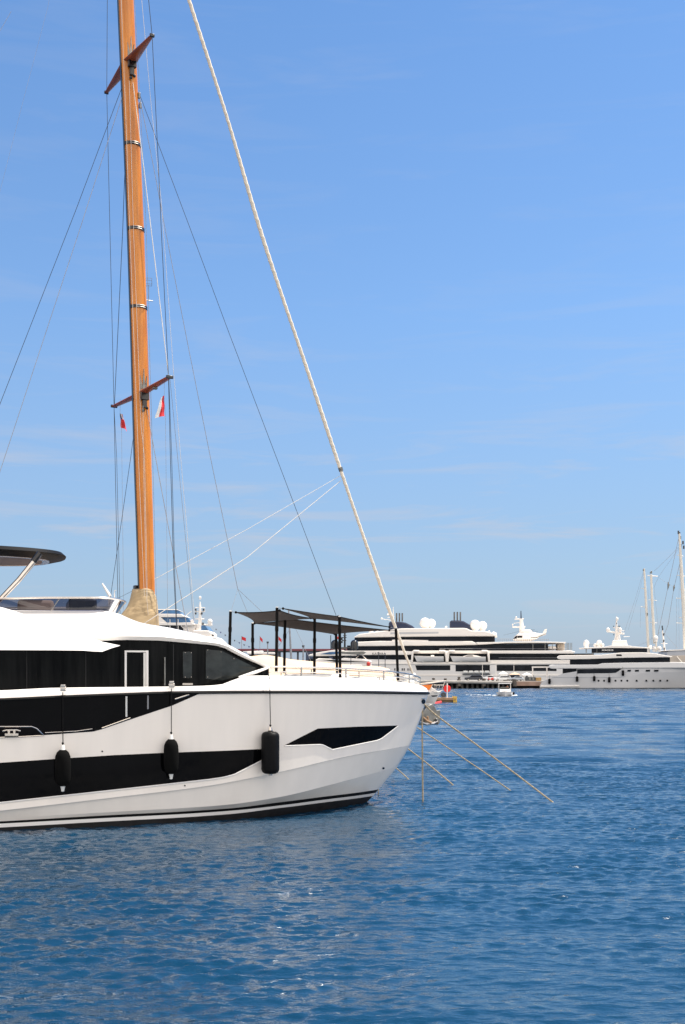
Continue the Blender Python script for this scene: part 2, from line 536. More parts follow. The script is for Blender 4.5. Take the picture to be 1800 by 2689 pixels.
LE = hull_line([(-150, 2157), (0, 2149), (300, 2132), (600, 2113), (700, 2099), (760, 2088), (856, 2064), (950, 2039), (1046, 2011)], .27)
LK = hull_line([(-150, 2145), (0, 2129), (300, 2094), (550, 2063), (703, 2034), (933, 1982), (1079, 1955)], .72)
LK2 = [p + Vector((0, -.045*min(1, (LK[-1].x-p.x)/2.5), .004)) for p in LK]
LR = hull_line([(-150, 1839), (0, 1836), (153, 1829), (329, 1822), (448, 1818), (600, 1816), (900, 1816), (1126, 1819)], 1.0)
LM = hull_line([(-150, 1990), (0, 1985), (300, 1960), (600, 1938), (800, 1915), (950, 1896), (1104, 1889)], .845)
def at_z(z, w, se):
    out = []
    for i in range(90):
        f = i/89; s_ = SA + (se-SA)*(1-(1-f)**1.8)
        d = se - s_
        out.append(Vector((s_, -w*fwl(d), z)))
    return out
LA = at_z(-.15, .985, -.12)
LKEEL = at_z(-.9, .45, -1.2)
def both(lines, name, m, parent, **kw):
    b = MB().loft(lines)
    b.loft([[mir(p) for p in ln] for ln in lines])
    return b.build(name, m, parent, **kw)
hb = MB()
for a in ([LD, LE], [LE, LK], [LK, LK2], [LK2, LM, LR]):
    hb.loft(a); hb.loft([[mir(p) for p in ln] for ln in a])
hull = hb.build('hull', HULLM, MY, angle=50)
# transom
MB().add([LR[0], LM[0], LK[0], LD[0], LKEEL[0], mir(LKEEL[0]), mir(LD[0]), mir(LK[0]), mir(LM[0]), mir(LR[0])], [tuple(range(10))]).build('transom', HULLM, MY, smooth=False)
both([LKEEL, LA, LB], 'antifouling', ANTIF, MY)
both([LB, LC], 'waterline_stripe', WHITE, MY)
both([LC, LD], 'boot_stripe', mat('strake_black', (.004, .004, .004), .5, spec=.15), MY)
# surface lookup for everything that sits on the starboard hull side
vs, fs = [], []
for a in ([LKEEL, LA, LB, LC, LD, LE], [LE, LK], [LK2, LM, LR]):
    n = len(a[0]); o = len(vs)
    for ln in a:
        vs += [M.to_world(p) for p in ln]
    for r_ in range(len(a)-1):
        for i in range(n-1):
            fs.append((o+r_*n+i, o+r_*n+i+1, o+(r_+1)*n+i+1, o+(r_+1)*n+i))
HBVH = BVHTree.FromPolygons(vs, fs)
def on_hull(px, py, off=.0):
    d = (world(px, py, 1.0) - Vector((0, 0, H))).normalized()
    h, nrm, _, _ = HBVH.ray_cast(Vector((0, 0, H)), d)
    if h is None:
        h, nrm, _, _ = HBVH.find_nearest(Vector((0, 0, H)) + d*32.5)
    if nrm.dot(d) > 0:
        nrm = -nrm
    return M.to_local(h + nrm*off), nrm, d
def hull_panel(poly, name, m, parent, off=.006, step=14, thick=.05):
    bm = bmesh.new()
    bm.faces.new([bm.verts.new((x, 0, y)) for x, y in poly])
    xs = [p[0] for p in poly]; ys = [p[1] for p in poly]
    for ax, lo, hi in ((0, min(xs), max(xs)), (2, min(ys), max(ys))):
        q = lo + step
        while q < hi - 1:
            co = [0, 0, 0]; no = [0, 0, 0]; co[ax] = q; no[ax] = 1
            bmesh.ops.bisect_plane(bm, geom=bm.verts[:]+bm.edges[:]+bm.faces[:], plane_co=co, plane_no=no)
            q += step
    ed = [e for e in bm.edges if e.is_boundary]
    for v in bm.verts:
        p, nrm, d = on_hull(v.co.x, v.co.z, off)
        v.co = p
    ret = bmesh.ops.extrude_edge_only(bm, edges=ed)
    for v in [g for g in ret['geom'] if isinstance(g, bmesh.types.BMVert)]:
        v.co.y += thick
    b = MB().add([v.co.copy() for v in bm.verts], [tuple(v.index for v in f.verts) for f in bm.faces]) if not bm.verts.index_update() else None
    bm.free()
    return b.build(name, m, parent, angle=40)
UPW = [(-160, 1842), (0, 1838), (153, 1830.5), (329, 1824), (448, 1820), (528, 1820), (452, 1853), (329, 1894), (268, 1915), (245, 1921), (119, 1930), (0, 1938), (-160, 1948)]
hull_panel(UPW, 'bulwark_window', BLACKGL, MY)
LOWW = [(-160, 2011), (0, 2003), (145, 1993), (300, 1983), (429, 1977), (600, 1971), (686, 1967), (700, 1968), (697, 1988), (686, 1996), (615, 2032), (600, 2037), (584, 2040), (550, 2045), (400, 2062), (153, 2089), (0, 2106), (-160, 2122)]
hull_panel(LOWW, 'hull_window', BLACKGL, MY)
BOWW = [(748, 1957), (835, 1913), (940, 1908), (1045, 1905), (1002, 1938), (990, 1943), (873, 1967), (849, 1955), (840, 1953.5)]
hull_panel(BOWW, 'bow_window', BLACKGL, MY)
def hull_tube(px, r, name, m, off=.01, parent=None):
    pts = []
    for (a, b), (c, d) in zip(px, px[1:]):
        k = max(1, int(math.hypot(c-a, d-b)/12))
        pts += [(a+(c-a)*i/k, b+(d-b)*i/k) for i in range(k)]
    pts.append(px[-1])
    return MB().tube([on_hull(x, y, off)[0] for x, y in pts], r, 6).build(name, m, parent or MY)
hull_tube([(748, 1958.5), (840, 1955), (849, 1956.5), (873, 1968.5), (990, 1944.5), (1002, 1939.5), (1045, 1906.5)], .012, 'window_lip', WHITE)
hull_tube([(-160, 2124), (0, 2108), (153, 2091), (400, 2064), (550, 2047), (584, 2042), (615, 2034), (686, 1998), (699, 1990)], .016, 'window_lip', WHITE)
hull_tube([(268, 1912), (329, 1890), (343, 1885)], .016, 'window_trim', STEEL, .012)
hull_tube([(119, 1924), (200, 1920), (243, 1914)], .010, 'window_trim', STEEL, .012)
hull_tube([(460, 1836), (497, 1824)], .020, 'window_trim', STEEL, .012)
hull_tube([(332.5, 1828), (332.5, 1882)], .024, 'door_frame_strip', PLASTW, .004)  # strips on the panel stand in for the door frame behind the glass
hull_tube([(389, 1826), (389, 1862)], .020, 'door_frame_strip', GREYW, .004)
# mooring recess at the left
hull_tube([(-40, 1908), (84, 1908), (97, 1913), (116, 1931), (60, 1934), (-40, 1938)], .014, 'fairlead_rim', STEEL, .014)
cb = MB()
p, _, _ = on_hull(31, 1922, .05)
cb.box(p + Vector((0, 0, -.06)), (.30, .08, .06)).box(p + Vector((-.06, 0, -.01)), (.05, .06, .10)).box(p + Vector((.06, 0, -.01)), (.05, .06, .10))
cb.tube([p + Vector((-.2, 0, .02)), p + Vector((-.12, 0, .045)), p + Vector((.12, 0, .045)), p + Vector((.2, 0, .02))], .022)
cb.build('mooring_cleat', STEEL, MY, bevel=.008)
def disc_on_hull(px, py, r, name, m, sx=1):
    return hull_panel([(px + sx*r*math.cos(a*math.pi/6), py + r*math.sin(a*math.pi/6)) for a in range(12)], name, m, MY, .012, 99, .02)
disc_on_hull(1112, 1842, 6.5, 'fairlead', BLACKGL, .75)
disc_on_hull(269, 1973, 2.2, 'drain_outlet', BLACKP)
disc_on_hull(486, 2063, 2.0, 'drain_outlet', BLACKP)
disc_on_hull(1007, 2017, 3.0, 'drain_outlet', BLACKP)
hull_tube([(1106, 1834.5), (1116, 1833.5)], .010, 'fairlead_lip', STEEL, .015)
# rubbing strake
def strake(dy, dz, r, name, m):
    both_ = MB().tube([p + Vector((0, -dy, dz)) for p in LR], r, 6)
    both_.tube([mir(p + Vector((0, -dy, dz))) for p in LR], r, 6)
    both_.build(name, m, MY)
strake(.014, -.018, .036, 'rubbing_strake', mat('strake_black', (.004, .004, .004), .5, spec=.15))
strake(.018, .022, .010, 'strake_trim', STEEL)
# bulwark above the strake
def bt_line(px, inset_f, inset_a):
    end = M.solve(px[-1][0], px[-1][1], 0); se = end.x
    def tf(s_):
        d = max(0, se-s_)
        k = min(1, max(0, (s_+5.4)/1.8)); k = k*k*(3-2*k)
        ins = inset_a + (inset_f-inset_a)*k
        return max(0.0, fdk(d) - ins*min(1, d/1.2))
    pts = [M.it(a, b, tf) for a, b in px[:-1]] + [end]
    zf = pchip([SA-3] + [p.x for p in pts], [pts[0].z] + [p.z for p in pts])
    return [Vector((SA+(se-SA)*(1-(1-i/89)**1.8), 0, 0)) for i in range(90)], tf, zf
BTP = [(-150, 1817), (0, 1813), (153, 1806), (329, 1804), (480, 1802), (555, 1800), (584, 1797), (623, 1782), (645, 1776), (660, 1774), (703, 1774), (760, 1775), (850, 1778), (933, 1781), (1000, 1786), (1067, 1793), (1105, 1800), (1123, 1811)]
ss, BTt, BTz = bt_line(BTP, .34, .13)
LBT = [Vector((p.x, -BTt(p.x), BTz(p.x))) for p in ss]
LRm = []
for a, b in zip(LR, LBT):
    q = a.lerp(b, .62); k = min(1, (LR[-1].x - q.x)/1.0)
    LRm.append(q + Vector((0, -.055*k, .03*k)))
LBI = [p + Vector((0, min(.07, -p.y*.5), 0)) for p in LBT]
def drop(s_):
    k = min(1, max(0, (s_ + 4.6)/1.0)); return 1.05*(1-k) + .05
LDK = [p + Vector((0, min(.03, -p.y*.4), -drop(p.x))) for p in LBI]
LCEN = [Vector((p.x, 0, p.z + .04)) for p in LDK]
both([LR, LRm, LBT, LBI], 'bulwark', WHITE, MY, angle=60)
both([LBI, LDK, LCEN], 'deck', WHITE, MY)

# superstructure
def line(pts, t):
    return [M.solve(a, b, t if not callable(t) else t(a)) for a, b in pts]
def ext(ln, s_=-20.0):
    return [Vector((s_, ln[0].y, ln[0].z))] + ln
def taper(t0, t1, a=520, b=715):
    return lambda px: t0 + (t1-t0)*max(0, min(1, (px-a)/(b-a)))**1.4
NS = 70
G = resample(ext(line([(-150, 1686), (100, 1685), (241, 1684), (325, 1680), (421, 1682), (517, 1690), (560, 1694), (584, 1698), (627, 1721), (709, 1757)], taper(2.60, 1.75))), NS)
FL = resample(ext(line([(-150, 1676), (100, 1675), (241, 1673), (325, 1670.5), (421, 1672), (517, 1682), (560, 1687), (590, 1693), (633, 1717), (712, 1756)], taper(2.68, 1.80))), NS)
T2 = resample(ext(line([(-150, 1612), (31, 1622), (268, 1621), (306, 1626), (344, 1638), (375, 1646), (440, 1655), (536, 1672), (585, 1686), (650, 1721), (714, 1756)], taper(2.36, 1.72))), NS)
T = resample(ext(line([(-150, 1593), (31, 1602), (268, 1602), (306, 1608), (344, 1626), (375, 1637), (440, 1647), (536, 1668), (600, 1692), (665, 1729), (716, 1757)], taper(1.95, 1.45))), NS)
TC = [Vector((p.x, 0, p.z + .02)) for p in T]
both([G, FL], 'roof_fascia', WHITE, MY)
FLm = [a.lerp(b, .45) + Vector((0, -.06, .03)) for a, b in zip(FL, T2)]
both([FL, FLm, T2, T, TC], 'roof', WHITE, MY, angle=70)
Gi = [p + Vector((0, .10, 0)) for p in G]
both([G, Gi], 'roof_soffit', WHITE, MY)
GB = [Vector((p.x, p.y, min(p.z-.01, max(2.1, BTz(p.x)-.6)))) for p in Gi]
both([Gi, GB], 'side_glazing', CURTAIN, MY)
for a in (71, 226, 456):
    j_ = MB(); pts = [M.solve(a, y, 2.505) for y in (1709 if a < 300 else 1692, 1812)]
    j_.add([pts[0] + Vector((-.008, 0, 0)), pts[0] + Vector((.008, 0, 0)), pts[1] + Vector((.008, 0, 0)), pts[1] + Vector((-.008, 0, 0))], [(0, 1, 2, 3)])
    j_.build('pane_joint', mat('joint_seal', (.012, .012, .012), .6), MY, smooth=False)
MB().add([Gi[-1], GB[-1], mir(GB[-1]), mir(Gi[-1])], [(0, 1, 2, 3)]).build('windscreen', BLACKGL, MY, smooth=False)
# flybridge wing that overhangs the side deck
W0 = resample(ext(line([(-150, 1708), (0, 1707), (150, 1707.5), (232, 1708.5), (254, 1712), (264, 1713), (274, 1710), (284, 1705), (316, 1695.6)], 3.10)), 60)
W1 = resample(ext(line([(-150, 1632), (0, 1648), (115, 1662), (238, 1680), (275, 1688), (300, 1692.5), (316, 1695.2)], lambda a: 2.86 + .24*max(0, min(1, (a-200)/116))**2)), 60)
W2 = resample(ext(line([(-150, 1571), (0, 1593), (31, 1602), (130, 1636), (238, 1674), (266, 1684.5), (316, 1694.8)], lambda a: 2.45 + .65*max(0, min(1, (a-31)/285))**2)), 60)
W3 = [Vector((p.x, -2.35, p.z - .03)) for p in W2]
WU = [Vector((p.x, -2.45, p.z + .01)) for p in W0]
both([W0, W1], 'flybridge_wing', WHITE, MY, angle=60)
both([W1, W2], 'flybridge_wing', WHITE, MY, angle=60)
both([W2, W3], 'flybridge_wing', WHITE, MY, angle=60)
both([W0, WU], 'wing_soffit', WHITE, MY)
# door and panes in the glazing
def pbox(px0, py0, px1, py1, t, th, mb):
    a = M.solve(px0, py0, t); b = M.solve(px1, py1, t)
    return mb.add([(a.x, -t, a.z), (b.x, -t, a.z), (b.x, -t, b.z), (a.x, -t, b.z), (a.x, -t+th, a.z), (b.x, -t+th, a.z), (b.x, -t+th, b.z), (a.x, -t+th, b.z)],
                  [(0, 1, 2, 3), (4, 5, 6, 7), (0, 1, 5, 4), (1, 2, 6, 5), (2, 3, 7, 6), (3, 0, 4, 7)])
fr = MB()
pbox(328, 1708, 333.5, 1812, 2.56, .1, fr); pbox(333.5, 1708, 384.5, 1713, 2.56, .1, fr); pbox(384.5, 1708, 390.5, 1812, 2.56, .1, fr)
door = fr.build('door_frame', WHITE, MY, bevel=.006)
jm = MB(); pbox(377.5, 1714, 383.8, 1812, 2.535, .06, jm); jm.build('door_jamb', PLASTW, door)
hd = MB(); hd.tube([M.solve(433.5, 1726, 2.58), M.solve(433.5, 1800, 2.58)], .02); hd.build('grab_rail', GUNMETAL, MY)
b_ = MB(); pbox(481, 1711, 505, 1781, 2.525, .02, b_); pane = b_.build('side_window', PANE, MY, bevel=.01)
b_ = MB(); pbox(480, 1794, 507, 1799, 2.56, .05, b_); b_.build('deck_light', STEEL, MY)
tg = taper(2.60, 1.75)
def glazing_panel(poly, name, m, off=.012):
    b = MB()
    pts = [M.solve(a, c, tg(a) - .10 + off) for a, c in poly]
    n = len(pts)
    b.add(pts + [p + Vector((0, .03, 0)) for p in pts], [tuple(range(n))] + [(i, (i+1) % n, n+(i+1) % n, n+i) for i in range(n)])
    return b.build(name, m, MY, smooth=False)
glazing_panel([(541, 1705), (584, 1709), (584, 1787), (541, 1782)], 'front_side_window', PANE)
glazing_panel([(584, 1709), (627, 1731), (627, 1776), (584, 1787)], 'front_side_window', PANE)
glazing_panel([(627, 1731), (672, 1753), (672, 1764), (627, 1776)], 'front_side_window', PANE)
for a, c in ((487, 1714), (503, 1714), (487, 1778), (503, 1778), (546, 1707), (581, 1712), (546, 1778), (615, 1729)):
    MB().ball(M.solve(a, c, tg(a)-.06), .012, 6).build('pane_stud', STEEL, MY)
wp = MB(); wp.tube([M.solve(628, 1779, 2.35), M.solve(668, 1766, 2.2), M.solve(705, 1753, 2.0)], [.035, .045, .03], 6)
wp.build('windscreen_pillar', WHITE, MY)
# flybridge windscreen
def screen(px_pts, t, s_n):
    pts = ext(line(px_pts, t))
    e_ = pts[-1]
    for i in range(1, 10):
        a = i*math.pi/18
        pts.append(Vector((e_.x + s_n*math.sin(a), -t*math.cos(a), e_.z)))
    return resample(pts, 50)
FB = screen([(-150, 1597), (0, 1597), (34, 1603), (255, 1605)], 2.0, .62)
FT = screen([(-150, 1574), (0, 1572), (110, 1569.5), (262, 1569.5)], 2.12, .80)
both([FB, FT], 'flybridge_windscreen', TINT, MY)
rl = MB().tube(FT, .028, 6); rl.tube([mir(p) for p in FT], .028, 6); rl.build('windscreen_rail', STEEL, MY)
for k in (30, 38, 44):
    MB().tube([FB[k], FT[k]], .014, 6).build('windscreen_post', STEEL, MY)
sb_ = MB()
q = M.solve(95, 1600, .6)
sb_.box((q.x, .3, q.z + .0), (.9, 1.6, .50))
sb_.build('helm_seat', BEIGEC, MY, bevel=.08)
q = M.solve(215, 1600, .3)
MB().box((q.x, 0, q.z + .02), (.7, 1.8, .45)).build('helm_console', DARKP, MY, bevel=.06)
# hardtop
q1 = M.solve(170, 1447, 1.1); q2 = M.solve(40, 1437, 2.1)
sn = q1.x + .08; HW = 2.05
def ring(inset, z, n=48):
    pts = []
    s1 = sn - 4.2
    for i in range(n+1):
        a = -math.pi/2 + math.pi*i/n
        c, d = math.cos(a), math.sin(a)
        pts.append(Vector((s1 + (sn-inset-s1)*math.copysign(abs(c)**.85, c), (HW-inset)*math.copysign(abs(d)**.62, d), z)))
    return [Vector((-16, -(HW-inset), z))] + pts + [Vector((-16, HW-inset, z))]
zt = q2.z + .06
tp = ring(.28, zt + .03); o1 = ring(.10, zt + .005); o2 = ring(.0, zt - .085); o3 = ring(.05, zt - .11); o4 = ring(.42, zt - .205)
hb2 = MB().loft([tp, o1, o2, o3, o4]); n_ = len(tp)
hb2.add(tp, [tuple(range(n_))])
hard = hb2.build('hardtop', mat('hardtop_black', (.003, .003, .0033), .5, spec=.08), MY, angle=25)
MB().loft([ring(.42, zt - .206), ring(.47, zt-.215), ring(.58, zt - .215), ring(.60, zt-.208)]).build('lining_trim', STEEL, hard)
MB().add(ring(.60, zt - .206), [tuple(range(n_))]).build('hardtop_lining', BROWNU, hard, smooth=False)
pa = M.solve(103, 1455, 1.75); pb = M.solve(-8, 1584, 1.9)
pa.z = min(pa.z, zt-.2)
dv = (pb-pa)
MB().tube([pa, pa + dv*.5 + Vector((.02, 0, -.02)), pb, pb + dv*.25], [.07, .062, .058, .058], 12).build('hardtop_strut', STEEL, MY)
MB().tube([pa + dv*.0 + Vector((.02, 0, .05)), pa + dv*.14], .078, 12).build('strut_sleeve', BLACKP, MY)
# foredeck rail
def rt(s_):
    return max(0, BTt(s_) - .10)
RAILP = [(706, 1757), (722, 1751), (792, 1752), (860, 1754), (933, 1757), (990, 1761), (1028, 1764), (1066, 1768.5), (1090, 1774)]
rb = [M.it(a, b, rt) for a, b in RAILP]
nose = M.solve(1104, 1780, .0)
rb2 = smooth_path(rb + [nose], 4)
for nm, dz, r_ in (('hand_rail', 0, .022), ('mid_rail', -.13, .014)):
    b_ = MB().tube([p + Vector((0, 0, dz)) for p in rb2], r_, 6)
    b_.tube([mir(p + Vector((0, 0, dz))) for p in rb2], r_, 6)
    b_.build(nm, STEEL, MY)
for a, c, d in ((792, 1752, 1777), (909, 1756, 1781), (1008, 1762, 1788), (1075, 1770, 1795)):
    p = M.it(a, c, rt)
    for q in (p, mir(p)):
        MB().tube([q, Vector((q.x, q.y, BTz(q.x) - .06))], .024, 8).build('stanchion', STEEL, MY)
MB().tube([nose, Vector((nose.x - .02, 0, BTz(nose.x-.2)-.05))], .022, 8).build('stanchion', STEEL, MY)
# bow gear
wl = MB(); q = M.solve(1088, 1790, .2)
wl.lathe([(.18, -.15), (.18, .02), (.10, .05), (.10, .12), (.14, .14), (.14, .17), (.02, .18)], (q.x-.15, -.1, q.z), 14)
wl.box((q.x-.55, .35, q.z), (.3, .3, .2)); wl.box((q.x+.12, .1, q.z-.04), (.26, .22, .16))
wl.build('windlass', PLASTW, MY, bevel=.02)
pd = MB()
for a, c, dx, dy in ((835, 1776, 1.5, 1.6), (985, 1783, 1.0, 1.2)):
    q = M.solve(a, c, .2); pd.box((q.x, 0, q.z-.02), (dx, dy, .16))
pd.build('sun_pad', PLASTW, MY, bevel=.06)
for a, c in ((745, 1769), (1002, 1783)):
    q = M.it(a, c, lambda s_: BTt(s_)-.18)
    MB().tube([q + Vector((-.14, 0, .03)), q + Vector((-.07, 0, .05)), q + Vector((.07, 0, .05)), q + Vector((.14, 0, .03))], .016).tube([q+Vector((-.06, 0, .05)), q+Vector((-.06, 0, -.1))], .016).tube([q+Vector((.06, 0, .05)), q+Vector((.06, 0, -.1))], .016).build('deck_cleat', STEEL, MY)

# ---------------------------------------------------------------- fenders hanging on the yacht
def fender(px, top, bot, rpx, knot, cleat_px, cleat_py, label, kind):
    p, nrm, d = on_hull(px, (top+bot)/2)
    hw = M.to_world(p); Y = hw.y
    r = rpx*Y/F
    pos = hw - d*((r + .03)/max(.25, abs(nrm.dot(d))))
    Y = pos.y
    z1, z0 = world(px, top, Y).z, world(px, bot, Y).z
    zk = world(px, knot, Y).z
    t = thing('fender', label, 'fender', (pos.x, pos.y, z0), 0, 'black fenders hung along the motor yacht')
    hgt = z1 - z0
    if kind == 'sock':
        prof = [(r*.42, 0), (r*.72, hgt*.05), (r*.93, hgt*.16), (r, hgt*.34), (r, hgt*.66), (r*.94, hgt*.82), (r*.74, hgt*.93), (r*.40, hgt)]
        MB().lathe(prof, (0, 0, 0), 24).build('body', FABRICB, t)
        MB().lathe([(.020, -.13), (.036, -.12), (.036, -.09), (.04, -.08), (r*.30, -.01), (r*.42, .03)], (0, 0, 0), 16).build('end_cap', PLASTW, t)
        MB().lathe([(r*.36, hgt-.02), (r*.27, hgt+.03), (.04, hgt+.09), (.03, hgt+.11), (.01, hgt+.11)], (0, 0, 0), 16).build('end_cap', PLASTW, t)
    else:
        c = r*.55
        prof = [(r*.30, 0)]
        for i in range(7):
            a = i/6*math.pi/2
            prof.append((r - c + c*math.sin(a), c - c*math.cos(a)))
        for i in range(7):
            a = i/6*math.pi/2
            prof.append((r - c + c*math.cos(a), hgt - c + c*math.sin(a)))
        prof.append((r*.22, hgt+.01))
        MB().lathe(prof, (0, 0, 0), 28).build('body', RUBBER, t)
        MB().lathe([(.05, hgt), (.06, hgt+.03), (.045, hgt+.06), (.03, hgt+.11), (.01, hgt+.11)], (0, 0, 0), 12).build('end_cap', STEEL, t)
        MB().lathe([(.01, -.05), (.05, -.04), (.06, .01)], (0, 0, 0), 12).build('end_cap', STEEL, t)
    cp = world(cleat_px, cleat_py, pos.y + .06)
    rel = Vector((cp.x-pos.x, cp.y-pos.y, cp.z-z0))
    zk -= z0
    path = [Vector((0, 0, hgt+.08)), Vector((.004, 0, zk+.05)), Vector((rel.x*.5, rel.y*.5, (zk+rel.z)/2)), rel]
    if kind != 'sock':
        path += [rel + Vector((-.05, .25, .16))]
    MB().tube(path, .011, 6).build('rope', RUBBER, t)
    MB().ball((0, 0, hgt+.15), .028, 8).build('knot', RUBBER, t)
    if kind == 'sock':
        q = rel
        MB().box(q + Vector((0, .05, .06)), (.13, .10, .07)).box(q + Vector((0, .05, .15)), (.11, .10, .06)).tube([q + Vector((-.07, .03, .10)), q + Vector((.07, .03, .10))], .03).build('hook', STEEL, t, bevel=.012)
    return t
fender(165.5, 1969, 2064, 20.5, 1953, 165.5, 1818, 'black cloth fender hanging over the black hull window, leftmost of the three', 'sock')
fender(450, 1941, 2032, 19.5, 1934, 451, 1808, 'black cloth fender with a small pale emblem, hanging below the open side door', 'sock')
fender(710.5, 1921, 2032, 23.5, 1912, 709, 1785, 'smooth fat black rubber fender with rounded ends hanging beside the bow window', 'rubber')

# ---------------------------------------------------------------- mooring ropes
def rope(pts, r, label):
    ws = [world(*p) for p in pts]
    b = MB()
    path = smooth_path(ws, 10)
    n = 3
    for k in range(n):                      # three strands laid round each other
        sp = []
        tot = 0
        for i, p in enumerate(path):
            sp.append(p)
        sp = resample(sp, 160)
        out_ = []
        for i, p in enumerate(sp):
            d = (sp[min(i+1, 159)] - sp[max(0, i-1)]).normalized()
            a = d.cross(Vector((.3, 1, .1))).normalized(); c = a.cross(d)
            ph = i*.55 + k*2*math.pi/n
            out_.append(p + (a*math.cos(ph) + c*math.sin(ph))*r*.45)
        b.tube(out_, r*.62, 6)
    o = b.build('mooring_rope', ROPE, None)
    # put the origin at its foot
    f = ws[-1]; f = Vector((f.x, f.y, 0))
    for v in o.data.vertices:
        v.co -= f
    o.location = f
    return tag(o, label, 'rope', 'mooring ropes at the bows')
Ys = 32.45
rope([(1111, 1847, Ys-.12), (1109.5, 1900, Ys-.12), (1110, 2000, Ys-.1), (1111, 2100, Ys-.1), (1111, 2126, Ys)], .023, 'tan rope hanging straight down from the hole at the yacht bow')
rope([(1113, 1847, Ys-.1), (1147, 1879, 32.5), (1240, 1947, 32.6), (1340, 2021, 32.65), (1450, 2105, 32.45), (1462, 2114, 32.4)], .023, 'thickest tan rope slanting from the bow hole into the water furthest right')
rope([(1085, 1901, 36.2), (1102, 1914, 36.0), (1180, 1966, 35.8), (1262, 2021, 35.6), (1344, 2078, 35.3), (1352, 2083, 35.2)], .019, 'second slanting rope, thinner, entering the water left of the longest one')
rope([(1050, 1950, 38.3), (1073, 1967, 38.2), (1130, 2011, 38.0), (1189, 2060, 37.6), (1197, 2066, 37.5)], .023, 'third slanting rope leaving behind the stem and crossing behind the vertical rope')
rope([(1018, 1997, 39.7), (1035, 2012, 39.6), (1056, 2030, 39.4), (1077, 2050, 39.1), (1084, 2056, 39)], .021, 'shortest slanting rope, lowest beside the yacht stem')
rope([(994, 2060, 34.3), (994, 2080, 34.3), (995, 2103, 34.3), (995, 2110, 34.3)], .017, 'short rope standing in the water just ahead of the stem foot')

# ---------------------------------------------------------------- sun awning on the foredeck
AW = thing('shade_awning', 'brown mesh sun awning stretched on black poles over the white yacht foredeck', 'awning', M.to_world(Vector((-2.2, 0, 3.45))), M.a)
A0 = Vector((-2.2, 0, 3.45))
def aw(px, py, t):
    return M.solve(px, py, t) - A0
for pt, pb, t_, strap in (((606, 1606), (603.5, 1700), .5, 1652), ((664, 1637), (664, 1722), -1.5, 1680), ((728, 1596), (726, 1764), 1.5, 1650), ((749, 1624), (747, 1768), -.6, 1670),
                  ((827, 1625), (826, 1778), -.2, 1681), ((883, 1665), (886, 1778), -1.5, 1695), ((892, 1620), (894, 1780), 1.35, 1655), ((1040, 1650), (1046, 1787), .0, 1703)):
    a, b = aw(*pt, t_), aw(*pb, t_)
    d = b-a
    r_ = .039
    po = MB().tube([a, b], r_, 14).build('pole', POLE, AW)
    c = a + d*((strap-pt[1])/(pb[1]-pt[1]))
    MB().tube([c + d.normalized()*-.07, c + d.normalized()*-.03, c + d.normalized()*.05, c + d.normalized()*.09], [r_*1.02, r_*1.22, r_*1.22, r_*1.02], 14).build('pole_clamp', POLE, po)
    MB().tube([a + d.normalized()*-.03, a], r_*.8, 10).build('pole_cap', PLASTW, po)
def sail(c, sag, name, n=18, drop_=.12):
    c = [aw(*q) for q in c]
    ctr = sum(c, Vector())/4
    rows = []
    for i in range(n+1):
        u_ = i/n
        row = []
        for j in range(n+1):
            v_ = j/n
            p = c[0].lerp(c[1], u_).lerp(c[3].lerp(c[2], u_), v_)
            # edges curve inwards, belly hangs a little
            e1 = 4*u_*(1-u_); e2 = 4*v_*(1-v_)
            mid_v = (c[0].lerp(c[3], .5)).lerp(c[1].lerp(c[2], .5), u_)
            mid_u = (c[0].lerp(c[1], .5)).lerp(c[3].lerp(c[2], .5), v_)
            p = p + (mid_v - p)*sag*e1 + (mid_u - p)*sag*e2
            p.z -= drop_*e1*e2
            row.append(p)
        rows.append(row)
    b = MB().loft(rows)
    o = b.build(name, MESHF, AW)
    md = o.modifiers.new('thickness', 'SOLIDIFY'); md.thickness = .008
    hem = MB()
    for e_ in ([r_[0] for r_ in rows], [r_[-1] for r_ in rows], rows[0], rows[-1]):
        hem.tube(e_, .012, 5)
    hem.build('hem', POLE, o)
    for p in c:
        MB().ball(p, .035, 8).build('corner_ring', POLE, o)
    return o
sail([(620, 1608, .5), (735, 1603, 1.5), (824, 1624, -.2), (669, 1637, -1.5)], .16, 'shade_sail', drop_=.05)
sail([(757, 1625, -.6), (1023, 1655, .0), (879, 1665, -1.5), (669, 1637, -1.5)], .10, 'shade_sail', drop_=.10)
sail([(744, 1598, 1.5), (889, 1619, 1.3), (1023, 1646.5, .0), (817, 1623, .1)], .12, 'shade_sail', drop_=.02)
gy = MB()
for a, b in (((606, 1606, .5), (620, 1608, .5)), ((728, 1596, 1.5), (744, 1598, 1.5)), ((1023, 1655, 0), (1040, 1656, 0)), ((1023, 1646.5, 0), (1040, 1652, 0)), ((879, 1665, -1.5), (883, 1667, -1.5)), ((664, 1637, -1.5), (669, 1637, -1.5))):
    gy.tube([aw(*a), aw(*b)], .008, 5)
gy.build('guy_line', WIRE, AW)

# ================================================================== classic sailing yacht behind
S = Frame((386-CX)*42/F, 42.0, 31)
SY = S.empty('sailing_yacht', 'classic sailing yacht with tall varnished wooden mast behind the white motor yacht', 'sailing yacht')
